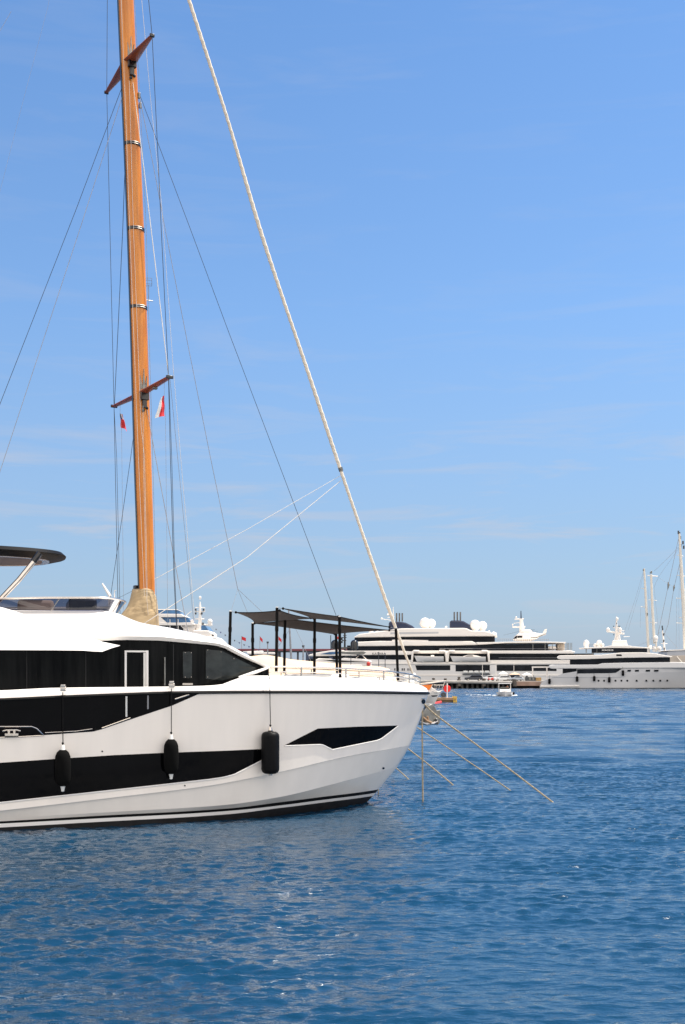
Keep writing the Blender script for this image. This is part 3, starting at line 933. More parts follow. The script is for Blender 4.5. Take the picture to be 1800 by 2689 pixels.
# hull, almost wholly hidden
dk = pchip([-14, -12, -8, -2, 4, 8, 11, 12.2], [.7, 1.3, 2.3, 2.9, 2.6, 1.6, .5, .0])
def hl(z, k, s1):
    return [Vector((-14 + (s1+14)*i/40, -k*dk(-14 + (12.2+14)*i/40), z if not callable(z) else z(i/40))) for i in range(41)]
hz = lambda f: 2.5 + .35*(f-.5) + .9*max(0, f-.6)**1.3
lines_ = [hl(-.6, .4, 7), hl(0, .75, 8.4), hl(1.2, .95, 10.2), hl(hz, 1.0, 12.0)]
both(lines_, 'hull', WHITE, SY)
dl_ = hl(hz, 1.0, 12.0)
both([dl_, [Vector((p.x, 0, p.z+.06)) for p in dl_]], 'deck', WOODP, SY)
# mast
mp_px = [(331, 0), (357, 600), (375.7, 1200), (386, 1547)]
mpts = [S.solve(324, -170, 0)] + [S.solve(a, b, 0) for a, b in mp_px]
mpts.append(Vector((mpts[-1].x + .05, 0, 2.5)))
mrad = [.255, .262, .275, .285, .272, .27]
path = smooth_path(mpts, 10)
rr_ = np.interp(np.linspace(0, 1, len(path)), np.linspace(0, 1, 6), mrad)
mb = MB()
rings = [[p + Vector((1.12*r_*math.cos(k*math.pi/14), .95*r_*math.sin(k*math.pi/14), 0)) for k in range(28)] for p, r_ in zip(path, rr_)]
mb.loft(rings, True); mast = mb.build('mast', WOOD, SY)
def mast_at(py):
    # axis point seen at photo row py
    best = min(((abs(H + (HY-py)*S.to_world(p).y/F - p.z), i) for i, p in enumerate(path)))
    i = best[1]
    a, b = path[max(0, i-1)], path[min(len(path)-1, i+1)]
    za = lambda q: HY - (q.z-H)*F/S.to_world(q).y
    f = (py - za(a))/(za(b)-za(a))
    return a.lerp(b, f), float(np.interp(i, range(len(rr_)), rr_))
tr = [p + Vector((-1.12*r_-.010, 0, 0)) for p, r_ in zip(path, rr_)]
MB().loft([[p + Vector((sx*.016, sy*.05, 0)) for sx, sy in ((-1, -1), (1, -1), (1, 1), (-1, 1))] for p in tr[:-4]], True).build('sail_track', BLACKP, mast)
for py in (382, 604, 809):
    p, r_ = mast_at(py)
    MB().loft([[p + Vector((1.12*q*math.cos(k*math.pi/14), .95*q*math.sin(k*math.pi/14), dz)) for k in range(28)] for q, dz in ((r_+.002, -.06), (r_+.02, -.055), (r_+.02, .055), (r_+.002, .06))], True).build('mast_band', BLACKP, mast)
    bars = MB()
    for dz in (-.03, .035):
        bars.tube([p + Vector((1.12*(r_+.035)*math.cos(a), .95*(r_+.035)*math.sin(a), dz)) for a in np.linspace(R(-122), R(-62), 8)], .017, 6)
    bars.build('band_bar', STEEL, mast)
def spreader(py, tipS, tipP, t_, zc0, ch0, ch1):
    root, r_ = mast_at(py)
    for tip, sg in ((S.solve(*tipS, t_), -1), (S.solve(*tipP, -t_), 1)):
        rt_ = root + Vector((0, sg*r_*.5, 0))
        up = Vector((0, 0, 1))
        secs = []
        for f in (0, .5, 1.0):
            c = rt_.lerp(tip, f); ch = ch0 + (ch1-ch0)*f; th = .07*(1-.45*f)
            secs.append([c + Vector((ch/2*math.cos(a), 0, th*math.sin(a))) for a in np.linspace(0, 2*math.pi, 13)[:-1]])
        b = MB().loft(secs, True)
        b.f.append(tuple(len(b.v)-12+k for k in range(12)))
        sp = b.build('spreader', MAHOG, mast)
        MB().box(tip + Vector((0, 0, 0)), (ch1+.04, .08, .11)).build('spreader_tip', BLACKP, sp, bevel=.02)
    # forged crown plate and bracket under it on the side facing us
    def surf(ang, dz, o_=.012):
        return root + Vector((1.12*(r_+o_)*math.cos(ang), .95*(r_+o_)*math.sin(ang), dz))
    b = MB()
    base = R(-90)
    for da, h_, wd in ((-.42, .62, .10), (0, .86, .11), (.42, .62, .10)):
        b.add([surf(base+da*.55-.16, .12), surf(base+da*.55+.16, .12), surf(base+da+.02, h_), surf(base+da-.02, h_)], [(0, 1, 2, 3)])
    b.add([surf(base-.42, -.05), surf(base+.42, -.05), surf(base+.42, .34), surf(base-.42, .34)], [(0, 1, 2, 3)])
    for f in list(b.f):
        pass
    o = b.build('crown_plate', GUNMETAL, mast, smooth=False)
    md = o.modifiers.new('thick', 'SOLIDIFY'); md.thickness = .02
    bk = MB().box(surf(base, -.16, .10), (.30, .16, .30)).box(surf(base, -.42, .08), (.16, .12, .34)).ball(surf(base-.1, -.68, .08), .06, 8).ball(surf(base+.25, -.58, .08), .06, 8)
    bk.build('spreader_bracket', BLACKP, mast, bevel=.03)
    return root
TS = 2.66
spreader(1034, (446, 990), (300, 1067), TS, 0, .36, .22)
spreader(166, (400, 93), (280, 243), TS, 0, .50, .13)
rd = MB()
for a, c in ((366, 251), (369, 277)):
    q = S.solve(a, c, .15); rd.box(q, (.09, .08, .22))
rd.build('mast_block', GUNMETAL, mast, bevel=.02)
sp_l = MB()
for a, c, t_ in ((408, 1019, 1.3), (343, 1048, -1.2)):
    q = S.solve(a, c, t_); sp_l.box(q, (.16, .14, .10))
sp_l.build('deck_lamp', GUNMETAL, mast, bevel=.03)
def stay(pts, r, name, m, sub=0):
    P_ = [S.solve(*p) for p in pts]
    if sub:
        P_ = smooth_path(P_, sub)
    return MB().tube(P_, r*(.5 if m is WIRE else .8), 6).build(name, m, SY)
stay([(283, -100, -TS), (281, 243, -TS), (300, 1067, -TS), (310, 1566, -2.5), (311, 1640, -2.5)], .020, 'shroud', WIRE)
stay([(300, 1067, -TS), (307, 1200, -2.6), (316, 1612, -2.5), (317, 1640, -2.5)], .017, 'shroud', WIRE)
stay([(330, 405, 0), (323, 600, -.9), (301, 1066, -TS)], .022, 'shroud', WIRE)
stay([(385, -60, TS), (400, 92, TS), (414, 380, TS), (424, 600, TS), (443, 990, TS), (448, 1200, 2.55), (457, 1506, 2.5), (465, 1670, 2.5)], .022, 'shroud', WIRE)
stay([(444, 995, TS), (451.5, 1200, 2.6), (460, 1519, 2.5), (467, 1680, 2.5)], .018, 'shroud', WIRE)
stay([(348, 205, .2), (379, 448, 1.0), (397, 600, 1.5), (443, 985, TS)], .018, 'shroud', CORD)
stay([(322, 226, 0), (200, 551, -.3), (0, 1062, -.6), (-60, 1215, -.7)], .020, 'backstay', WIRE)
stay([(324, 246, 0), (211, 600, .3), (0, 1240, .6), (-60, 1420, .7)], .013, 'backstay', GREYW)
stay([(133, -20, 0), (126, 20, 0), (60, 270, 0), (0, 505, 0), (-40, 660, 0)], .005, 'backstay', GREYW)
stay([(30, 30, 0), (0, 82, 0), (-30, 135, 0)], .009, 'backstay', GREYW)
stay([(368, 250, 0), (500, 600, 0), (600, 869, 0), (745, 1250, 0), (884, 1618, 0), (890, 1634, 0)], .019, 'inner_forestay', WIRE)
stay([(369, 262, .3), (412, 480, .4), (434, 600, .4), (497, 920, .4), (553, 1200, .4), (625, 1547, .4)], .013, 'topping_lift', GREYW)
for q in ((607, 1606, .8), (652, 1612, .4), (690, 1608, .0)):
    stay([(625, 1547, .4), q], .009, 'bridle', GREYW)
stay([(353, -20, .4), (368, 256, .4), (384, 590, .4), (401, 1180, .4), (411, 1557, .4), (413, 1650, .4)], .010, 'halyard', GREYW)
stay([(371, -20, .5), (396, 260, .5), (425, 538, .5), (455, 960, .5), (475, 1200, .5), (513, 1640, .5)], .009, 'halyard', CORD)
stay([(447, 996, 2.4), (467, 1200, 1.6), (509, 1630, 1.2)], .009, 'halyard', GREYW)
stay([(384, 1063, .2), (409, 1200, .7), (494, 1660, 2.3)], .016, 'lower_shroud', GREYW)
stay([(354, 1122, -.2), (344, 1200, -.6), (291, 1566, -2.2), (285, 1610, -2.3)], .018, 'lower_shroud', WIRE)
stay([(893, 1250, 0), (650, 1390, .3), (406, 1521, .3)], .012, 'sheet_line', CORD)
stay([(896, 1262, 0), (650, 1463, .8), (378, 1638, 1.1)], .016, 'sheet_line', CORD)
stay([(358, 1547, -.1), (312, 1570, -.1), (280, 1590, -.1)], .012, 'boom_line', WIRE)
stay([(318, -20, .36), (330, 282, .36), (341, 600, .36), (364, 1200, .36), (379, 1549, .36), (386, 1655, .36)], .009, 'halyard', CORD)
stay([(340, 212, .36), (351, 600, .36), (371, 1120, .36), (380, 1200, .36), (389, 1640, .36)], .009, 'halyard', CORD)
stay([(376, 1065, .45), (377, 1200, .45), (385, 1560, .45), (393, 1650, .45)], .008, 'halyard', CORD)
# small wind-vane cage beside the mast
cg = MB()
c0 = S.solve(391, 733, 0); c1 = S.solve(391, 748, 0)
for k in range(4):
    a = k*math.pi/2+.4
    v_ = Vector((.16*math.cos(a), .16*math.sin(a), 0)); v2 = Vector((.16*math.cos(a+math.pi/2), .16*math.sin(a+math.pi/2), 0))
    cg.tube([c0+v_, c1+v_], .007, 5).tube([c0+v_, c0+v2], .007, 5).tube([c1+v_, c1+v2], .007, 5)
q = S.solve(391, 790, 0); cg.tube([c1, q], .008, 5).tube([q+Vector((-.2, 0, 0)), q+Vector((.16, 0, .02))], .02, 5)
cg.build('radar_reflector', GUNMETAL, SY)
# furled headsail on the forestay
fp = [(460, -130), (497, 0), (597, 310), (689, 620), (809, 976), (895, 1234), (970, 1452), (1022, 1601), (1068, 1726), (1086, 1772)]
P_ = resample(smooth_path([S.solve(a, b, 0) for a, b in fp], 14), 700)
b = MB(); rings = []
for i, p in enumerate(P_):
    f = i/699
    d = (P_[min(i+1, 699)]-P_[max(i-1, 0)]).normalized()
    a = d.cross(Vector((0, 1, 0))).normalized(); c = a.cross(d)
    base = .060 + .014*math.sin(math.pi*min(1, f*1.02)) + .006*math.sin(f*23)
    if f > .93: base *= 1 - (f-.93)*4
    ring_ = []
    for k in range(16):
        th = 2*math.pi*k/16
        r_ = base*(.95 + .16*max(0, math.cos(th - i*.78))**3)
        ring_.append(p + (a*math.cos(th) + c*math.sin(th))*r_)
    rings.append(ring_)
b.loft(rings, True)
fs_ = b.build('furled_headsail', mat('sail_cloth', (.72, .65, .53), .8, var=.08, scale=2), SY, angle=80)
p = S.solve(895, 1232, 0)
MB().tube([S.solve(893.5, 1227, 0), S.solve(897, 1237, 0)], .095, 10).build('lashing', GUNMETAL, fs_)
q = S.solve(1087, 1776, 0)
MB().lathe([(.12, -.25), (.15, -.1), (.15, .0), (.1, .05), (.05, .15)], q, 12).build('furling_drum', PLASTW, SY)
# tan cover over the boom end and the mast foot
lv = [(1549, 349.5, 404.5, .30), (1558, 347, 406, .33), (1575, 342, 411, .38), (1595, 333, 413, .42), (1612, 322, 415, .46), (1645, 300, 417, .5), (1700, 250, 418, .5)]
rings = []
random.seed(5)
for i, (py, a, c, hw) in enumerate(lv):
    A, B = S.solve(a, py, .0), S.solve(c, py, .0)
    ring_ = []
    for k in range(40):
        th = 2*math.pi*k/40
        cx_ = (A.x+B.x)/2; rx = (B.x-A.x)/2
        ex = math.copysign(abs(math.cos(th))**.8, math.cos(th))
        wr = 1 + .05*math.sin(5*th + i*1.7) + .035*math.sin(11*th - i*2.3)
        ring_.append(Vector((cx_ + rx*ex*(1 if abs(ex) > .8 else wr), hw*math.sin(th)*wr, A.z + .05*math.sin(3*th+i))))
    rings.append(ring_)
# refine by interpolation
fine = []
for i in range(len(rings)-1):
    for k in range(5):
        f = k/5
        fine.append([rings[i][j].lerp(rings[i+1][j], f) + Vector((0, .009*math.sin(j*.9 + (i*5+k)*1.9), .006*math.sin(j*.7+(i*5+k)*1.3))) for j in range(40)])
fine.append(rings[-1])
cv = MB().loft(fine, True); cv.f.append(tuple(range(40)))
cover = cv.build('boom_cover', TANC, SY, angle=80)
p = S.solve(358, 1545, -.2)
MB().box(p, (.18, .2, .22)).build('gooseneck', BLACKP, SY, bevel=.03)
# pale cover tent over the foredeck
RP = [(640, 1727), (669, 1722), (695, 1719), (723, 1723), (760, 1731), (824, 1737), (870, 1740.5), (952, 1750), (1000, 1757), (1030, 1764)]
rg = resample([S.solve(a, b, 0) for a, b in RP], 40)
rows = []
for v_, dz in ((2.3, -1.0), (2.0, -.72), (1.4, -.38), (.7, -.10), (0, 0)):
    rows.append([Vector((p.x, -v_*min(1, dk(min(12, p.x))/2.4 + .05), p.z + dz*(1 + .10*math.sin(p.x*2.1+v_*3)))) for p in rg])
both(rows, 'deck_cover', BEIGEC, SY, angle=80)
# stainless anchor bracket at the stem
sA = S.solve(1110, 1850, .1)
SB = sA.x
pl = [S.solve(a, b, .12) for a, b in ((1106, 1905), (1114, 1868), (1124, 1853), (1134, 1849), (1144, 1857), (1148, 1866), (1157, 1864), (1156, 1899), (1150, 1903))]
b = MB().prism([(p.x, p.z) for p in pl], -.12, .10)
br = b.build('anchor_bracket', GUNMETAL, SY, bevel=.02)
lo = [S.solve(a, b, .2) for a, b in ((1104, 1896), (1120, 1902), (1138, 1900), (1150, 1894))]
MB().tube([lo[0], lo[1], lo[2], lo[3]], [.03, .06, .06, .03], 8).build('anchor_fluke', STEEL, br)
MB().tube([S.solve(1112, 1884, .22), S.solve(1121, 1892, .25), S.solve(1133, 1898, .25)], .05, 8).tube([S.solve(1123, 1881, .24), S.solve(1126, 1896, .24)], .045, 8).build('anchor_shank', WOODP, br)
MB().add([S.solve(1139, 1903, .22), S.solve(1152, 1903, .22), S.solve(1147, 1888, .22), S.solve(1139, 1903, .0), S.solve(1152, 1903, .0), S.solve(1147, 1888, .0)], [(0, 1, 2), (3, 4, 5), (0, 1, 4, 3), (1, 2, 5, 4), (0, 2, 5, 3)]).build('roller_cheek', BLACKP, br, smooth=False)
MB().ball(S.solve(1147, 1888, .2), .035, 8).build('roller_bolt', STEEL, br)
sw = [S.solve(1060, 1800, 0), S.solve(1118, 1852, .02), S.solve(1136, 1852, .02)]
MB().tube([Vector((11.2, 0, 2.7)), sw[1], sw[2]], .09, 8).build('bowsprit_bracket', GUNMETAL, SY)

# flags on the spreader halyards
def flag(name, label, pts_top, t_, size, lean, two):
    p = S.to_world(S.solve(*pts_top, t_))
    t = thing(name, label, 'flag', p, S.a, 'small flags below the lower spreaders')
    w_, h_ = size
    def cloth(u0, u1, v0, v1, n=8):
        rows = []
        for i in range(n+1):
            u_ = u0 + (u1-u0)*i/n
            row = []
            for j in range(n+1):
                v_ = v0 + (v1-v0)*j/n
                x = lean[0]*v_*h_ + w_*u_*(.35 + .65*v_)*lean[1]
                z = -v_*h_ - w_*.35*u_
                y = .07*math.sin(6*u_ + 2*v_) + .03*math.sin(9*v_)
                row.append(Vector((x, y, z)))
            rows.append(row)
        return MB().loft(rows)
    two(t, cloth)
    MB().tube([Vector((0, 0, .5)), Vector((0, 0, 0)), Vector((lean[0]*h_, 0, -h_)), Vector((lean[0]*h_+.10, 0, -9.0))], .006, 5).build('flag_halyard', GREYW, t)
    return t
def monaco(t, cloth):
    cloth(0, .68, 0, 1).build('red_band', REDF, t)
    cloth(.68, 1, 0, 1).build('white_band', WHITEF, t)
flag('flag', 'red and white flag hanging below the right arm of the lower spreader', (432, 1038), 2.0, (.30, .72), (.06, -1.2), monaco)
def ensign(t, cloth):
    cloth(0, 1, .38, 1).build('red_field', REDF, t)
    cloth(0, .45, 0, .38).build('blue_canton', BLUEF, t)
    cloth(.45, .62, 0, .38).build('white_cross', WHITEF, t)
    cloth(.62, 1, 0, .38).build('red_field', REDF, t)
flag('flag', 'red ensign with a blue corner hanging below the left arm of the lower spreader', (316, 1082), -2.0, (.34, .58), (.10, .75), ensign)

# ================================================================== far side of the harbour
# ---- large grey and white superyacht
K = Frame(42, 356, -8)
KY = K.empty('superyacht', 'very large pale superyacht with two navy funnels moored beyond the stone quay', 'superyacht')
def PZ(fr, poly, t):
    return [(q.x, q.z) for q in (fr.solve(a, b, t) for a, b in poly)]
def slab(fr, par, name, poly, t, m, bevel=0, t2=None, smooth=False):
    b = MB().prism(PZ(fr, poly, t), -t, t if t2 is None else -t2)
    return b.build(name, m, par, smooth=smooth, bevel=bevel)
khull = slab(K, KY, 'hull', [(760, 1745), (905, 1742), (1600, 1740), (1600, 1815), (800, 1815)], 9, FARGREY, .3)
slab(K, KY, 'rubbing_strake', [(905, 1772), (1600, 1771), (1600, 1774.5), (905, 1774.5)], 9.15, FARWHITE)
for a, c, d, e_ in ((1091, 1183, 1747, 1760), (1197, 1287, 1746, 1763), (1305, 1462, 1746, 1762)):  # last dark panel stands in for the shade inside the open aft deck
    slab(K, khull, 'window_and_deck_shade', [(a, d), (c, d), (c, e_), (a+(4 if a == 1091 else 0), e_)], 9.05, FARGLASS)
for a in (1036, 1055.5, 1060.5, 1070.5, 1076):
    slab(K, khull, 'porthole', [(a, 1755), (a+3, 1755), (a+3, 1761), (a, 1761)], 9.05, FARGLASS)
slab(K, KY, 'deck_edge', [(870, 1738), (1600, 1738.5), (1600, 1744), (870, 1745)], 9.3, FARWHITE, .15)
slab(K, KY, 'main_deck_glazing', [(900, 1718), (1560, 1716), (1560, 1738.5), (890, 1738)], 7.6, FARGLASS)
slab(K, KY, 'main_deck_side', [(885, 1738.4), (955, 1731), (1082, 1733), (1082, 1738.4)], 8.9, FARGREY, .1)
slab(K, KY, 'deck_belt', [(905, 1709), (1040, 1708), (1083, 1710.5), (1083, 1719.5), (905, 1720.5)], 9.0, FARWHITE, .2)
slab(K, KY, 'deck_belt', [(1083, 1708.5), (1500, 1708), (1512, 1712), (1505, 1716.5), (1083, 1716)], 9.2, FARWHITE, .2)
slab(K, KY, 'deck_belt', [(1285, 1733.5), (1600, 1733), (1600, 1738.3), (1285, 1738.3)], 9.2, FARWHITE, .1)
slab(K, KY, 'upper_deck_glazing', [(912, 1695), (1440, 1692), (1440, 1709), (912, 1710)], 7.4, FARGLASS)
slab(K, KY, 'deck_belt', [(925, 1686), (1000, 1683), (1240, 1683.5), (1250, 1688), (1256, 1693.5), (1180, 1695), (925, 1697)], 8.3, FARWHITE, .25)
slab(K, KY, 'sun_deck_roof', [(1250, 1687), (1400, 1684), (1487, 1686), (1487, 1688.5), (1330, 1689), (1256, 1693)], 8.6, FARWHITE, .1)
slab(K, KY, 'bridge_glazing', [(933, 1671), (1300, 1668), (1300, 1685), (930, 1685)], 6.8, FARGLASS)
slab(K, KY, 'superstructure', [(928, 1674), (943, 1665), (1012, 1656), (1054, 1650), (1218, 1649), (1226, 1650), (1238, 1656), (1275, 1657), (1306, 1666), (1306, 1670.5), (1100, 1672)], 7.4, FARWHITE, .35)
slab(K, KY, 'air_intake', [(1026, 1660.5), (1152, 1659), (1152, 1663.5), (1026, 1665.5)], 7.45, PALEGREY)
slab(K, KY, 'deck_bulwark', [(1030, 1680), (1040, 1679.5), (1125, 1681), (1125, 1684), (1030, 1685)], 7.6, FARWHITE)
for poly, px in (([(1021, 1634), (1021, 1655), (1092, 1652), (1083, 1643), (1066, 1635), (1054, 1632.5), (1026, 1632)], (1042, 1049.5, 1057)),
                 ([(1181, 1632), (1181, 1651), (1240, 1655), (1234, 1640), (1218, 1631), (1205, 1629), (1186, 1629)], (1193.5, 1201.5, 1209.5))):
    fn = slab(K, KY, 'funnel', poly, 2.6, NAVY, .4)
    for i, x in enumerate(px):
        q = K.solve(x, 1632, 0); q2 = K.solve(x, 1610 - (3 if px[0] > 1100 else 0), 0)
        MB().tube([q, q2], .24, 10).build('exhaust_pipe', PIPE, fn)
for x, y, r_, t_ in ((1116.5, 1636.5, 1.72, 1.5), (1132.5, 1637.5, 1.5, -2), (1248, 1642, 1.68, 1.5), (1267.5, 1643.5, 1.45, -2)):
    q = K.solve(x, y, t_)
    MB().ball(q, r_, 18).lathe([(1.0, -r_*1.35), (.75, -r_*.9), (.9, -r_*.7)], q, 12).build('radome', FARWHITE, KY)
q = K.solve(1198, 1648, 0)
sm_ = MB()
for x, y, r_ in ((975, 1660, .7), (991, 1661, .6), (1066, 1650, .55), (1172, 1647, .4), (1297, 1662, .4), (1302, 1664, .35), (1285, 1658, .3)):
    sm_.ball(K.solve(x, y, 2), r_, 10)
sm_.build('small_dome', FARWHITE, KY)
mk = MB()
mk.tube([K.solve(1373, 1668, 0), K.solve(1370, 1640, 0), K.solve(1369.5, 1625, 0)], [1.1, .6, .5], 8)
mk.tube([K.solve(1352, 1626, 0), K.solve(1376, 1625, 0)], .22, 6).tube([K.solve(1346, 1647, 0), K.solve(1380, 1646, 0)], .25, 6).tube([K.solve(1350, 1637, 0), K.solve(1368, 1634, 0)], .1, 6)
mk.ball(K.solve(1356, 1621, 0), .28, 8).ball(K.solve(1347, 1640, 0), .25, 8).tube([K.solve(1347, 1647, 0), K.solve(1347, 1640, 0)], .08, 5)
mm = mk.build('mast', FARWHITE, KY)
MB().tube([K.solve(1369, 1625, 0), K.solve(1368.5, 1604, 0)], [.22, .12], 8).build('mast_pole', NAVY, mm)
mf = MB()
mf.tube([K.solve(1034, 1652, 0), K.solve(1033, 1594, 0)], [.4, .1], 6).tube([K.solve(1018, 1622, 0), K.solve(1036, 1620, 0)], .1, 5).tube([K.solve(1002, 1625, 0), K.solve(1034, 1630, 0)], .1, 5).ball(K.solve(1003, 1624, 0), .3, 8).ball(K.solve(1019, 1614, 0), .3, 8)
mf.build('mast', FARWHITE, KY)
pt_ = MB()
for x in (1400, 1432, 1451):
    pt_.tube([K.solve(x, 1686, 8.2), K.solve(x, 1709, 8.2)], .12, 6)
for x in (1487, 1490.5, 1494, 1498, 1502):
    pt_.tube([K.solve(x, 1688, 7), K.solve(x, 1708, 7)], .10, 6)
pt_.build('deck_post', GUNMETAL, KY)
slab(K, KY, 'deck_house', [(1463, 1690), (1484, 1690), (1484, 1707), (1463, 1707)], 5, BEIGEH, .3)
slab(K, KY, 'settee', [(1415, 1697), (1460, 1697), (1462, 1705), (1412, 1705)], 7, FARWHITE, .3)
rl = MB()
for x in range(1306, 1442, 5):
    rl.tube([K.solve(x, 1677.5, 7.5), K.solve(x, 1685, 7.5)], .05, 4)
rl.tube([K.solve(1306, 1677.5, 7.5), K.solve(1441, 1679, 7.5)], .05, 4)
for y0_, x0_, x1_ in ((1703.5, 1155, 1490), (1727.5, 1310, 1480)):
    rl.tube([K.solve(x0_, y0_, 8.9), K.solve(x1_, y0_, 8.9)], .05, 4)
rl.build('deck_rail', GREYW, KY)
for x, sgn in ((1083.5, 1), (1172, -1), (1177, 1), (1283.5, -1)):
    b = MB().tube([K.solve(x+sgn*18, 1710, 9.6), K.solve(x+sgn*4, 1710, 9.6), K.solve(x+sgn*.8, 1713, 9.6), K.solve(x-sgn*1.2, 1738, 9.6)], [.36, .36, .36, .30], 8)
    b.build('davit_arm', FARWHITE, KY)
def lettering(name, body, size, loc, m, parent, space=1.0, off=0.0):
    ft = bpy.data.curves.new(name, 'FONT')
    ft.body = body; ft.size = size; ft.extrude = .03; ft.space_character = space; ft.offset = off
    tmp = bpy.data.objects.new(name, ft); COL.objects.link(tmp)
    me = bpy.data.meshes.new_from_object(tmp)
    bpy.data.objects.remove(tmp); bpy.data.curves.remove(ft)
    me.name = name; me.materials.clear(); me.materials.append(m)
    o = bpy.data.objects.new(name, me); COL.objects.link(o); o.parent = parent
    o.location = loc; o.rotation_euler = (R(90), 0, 0)
lettering('name_lettering', 'KATARA', .92, K.solve(978, 1719, 9.06), DARKP, KY, 1.25)

def tender(px0, px1, py_b, py_d, cabin, label):
    t = thing('tender', label, 'tender', K.to_world(K.solve((px0+px1)/2, py_b, 9.6)), K.a, 'tenders stowed in the superyacht side bays')
    o = K.solve((px0+px1)/2, py_b, 9.6)
    L_ = (px1-px0)/F*346; hh = (py_b-py_d)/F*346
    prof = lambda f: math.sin(min(1, f*1.5)*math.pi/2)**.7
    ls = []
    for k, z in ((.05, 0), (.6, hh*.25), (.95, hh*.7), (1, hh)):
        ls.append([Vector((-L_/2 + L_*f + (1-f)*.5*(z/hh - 1)*-1.6*(1-f), -1.15*k*prof(f), z + .25*(1-f)**3*(z/hh))) for f in np.linspace(0, 1, 14)])
    both(ls, 'hull', FARGREY, t)
    tl = ls[-1]
    both([tl, [Vector((p.x, 0, p.z+.05)) for p in tl]], 'deck', FARWHITE, t)
    if cabin:
        b = MB().prism([(-L_*.18, hh), (-L_*.02, hh+.55), (L_*.15, hh+.62), (L_*.40, hh)], -.8, .8).build('cabin', FARWHITE, t, smooth=False, bevel=.12)
        MB().prism([(-L_*.09, hh+.12), (-L_*.01, hh+.42), (L_*.13, hh+.45), (L_*.16, hh+.15)], -.83, .83).build('window', FARGLASS, b, smooth=False)
    else:
        MB().box((L_*.12, 0, hh+.2), (1.0, .8, .5)).build('console', FARWHITE, t, smooth=False, bevel=.1)
    MB().box((-L_*.2, 0, -.12), (.2, 1.2, .3)).box((L_*.25, 0, -.12), (.2, 1.2, .3)).build('cradle', FARGREY, t)
tender(1088, 1166, 1737.5, 1724, False, 'open grey tender boat in the left side bay of the big superyacht')
tender(1183, 1276, 1737.5, 1725, True, 'sleek white cabin tender in the right side bay of the big superyacht')
lr0 = None
for i, x in enumerate((1223, 1237.5, 1251.5, 1265.5, 1279.5)):
    q = K.to_world(K.solve(x, 1764.8, 9.75))
    if lr0 is None:
        b = MB()
        n_ = 12
        b.loft([[Vector((sx, r_*math.cos(2*math.pi*k/n_), r_*math.sin(2*math.pi*k/n_))) for k in range(n_)] for sx, r_ in ((-.68, .25), (-.6, .42), (-.05, .44), (-.04, .47), (.04, .47), (.05, .44), (.6, .42), (.68, .25))], True)
        b.f.append(tuple(range(12))); b.f.append(tuple(84+k for k in range(12)))
        lr0 = b.build('liferaft', PLASTW, None, angle=60)
        o = lr0
    else:
        o = lr0.copy(); COL.objects.link(o)
    o.location = q; o.rotation_euler = (0, 0, K.a)
    tag(o, ['white liferaft canister on the superyacht rail, leftmost of the row of five', 'second liferaft canister from the left in the row of five', 'middle liferaft canister of the row of five',
            'fourth liferaft canister from the left in the row of five', 'white liferaft canister beside the pillar, rightmost of the row of five'][i], 'liferaft', 'liferaft canisters in a row')
slab(K, KY, 'liferaft_shelf', [(1215, 1769.2), (1288, 1769.2), (1288, 1771.5), (1215, 1771.5)], 9.9, DARKP, t2=8.5)

# ---- helicopter on the aft deck
hc = K.solve(1390, 1684.5, 3)
HP = thing('helicopter', 'white helicopter parked on the superyacht deck under its mast', 'helicopter', K.to_world(hc), K.a)
def hp(px, py):
    return K.solve(px, py, 3) - hc
secs = []
for px_, zc, rz_, ry_ in ((1348, 1680, .15, .1), (1352, 1677, .75, .7), (1362, 1673, 1.25, .95), (1378, 1671, 1.55, 1.0), (1395, 1671, 1.5, .95), (1408, 1670, 1.05, .7), (1418, 1668, .5, .35), (1434, 1664, .28, .18)):
    c = hp(px_, zc)
    secs.append([c + Vector((0, ry_*math.cos(a), rz_*math.sin(a))) for a in np.linspace(0, 2*math.pi, 15)[:-1]])
MB().loft(secs, True).build('fuselage', FARWHITE, HP)
MB().tube([hp(1366, 1661), hp(1374, 1657.5), hp(1392, 1658), hp(1402, 1664)], [.3, .55, .6, .3], 10).build('engine_cowling', FARWHITE, HP)
MB().prism([(hp(a, b).x, hp(a, b).z) for a, b in ((1423, 1667), (1431, 1652), (1437, 1651), (1434, 1667))], -.08, .08).build('tail_fin', FARWHITE, HP, smooth=False)
MB().prism([(hp(a, b).x, hp(a, b).z) for a, b in ((1348.5, 1677), (1355, 1670), (1359, 1670), (1357, 1677))], -.99, .8).prism([(hp(a, b).x, hp(a, b).z) for a, b in ((1360, 1670), (1372, 1670), (1372, 1675), (1359, 1675))], -1.03, .9).build('cabin_window', FARGLASS, HP, smooth=False)
MB().tube([hp(1383, 1657), hp(1383, 1653)], .15, 8).build('rotor_head', DARKP, HP)
c = hp(1383, 1653.5)
for (a, b_) in ((1323, 1668), (1414, 1659), (1360, 1655), (1405, 1653)):
    q = hp(a, b_)
    MB().box(c.lerp(q, .5), ((q-c).length, .35, .05), (q-c).to_track_quat('X', 'Z').to_matrix()).build('rotor_blade', DARKP, HP)
MB().tube([hp(1360, 1680), hp(1360, 1684.2)], .1, 6).tube([hp(1396, 1680), hp(1396, 1684.2)], .1, 6).build('landing_gear', DARKP, HP)
MB().tube([hp(1394, 1675) + Vector((0, -.9, 0)), hp(1412, 1674) + Vector((0, -.6, 0)), hp(1434, 1664.5) + Vector((0, -.2, 0))], .10, 6).build('side_stripe', DARKP, HP)

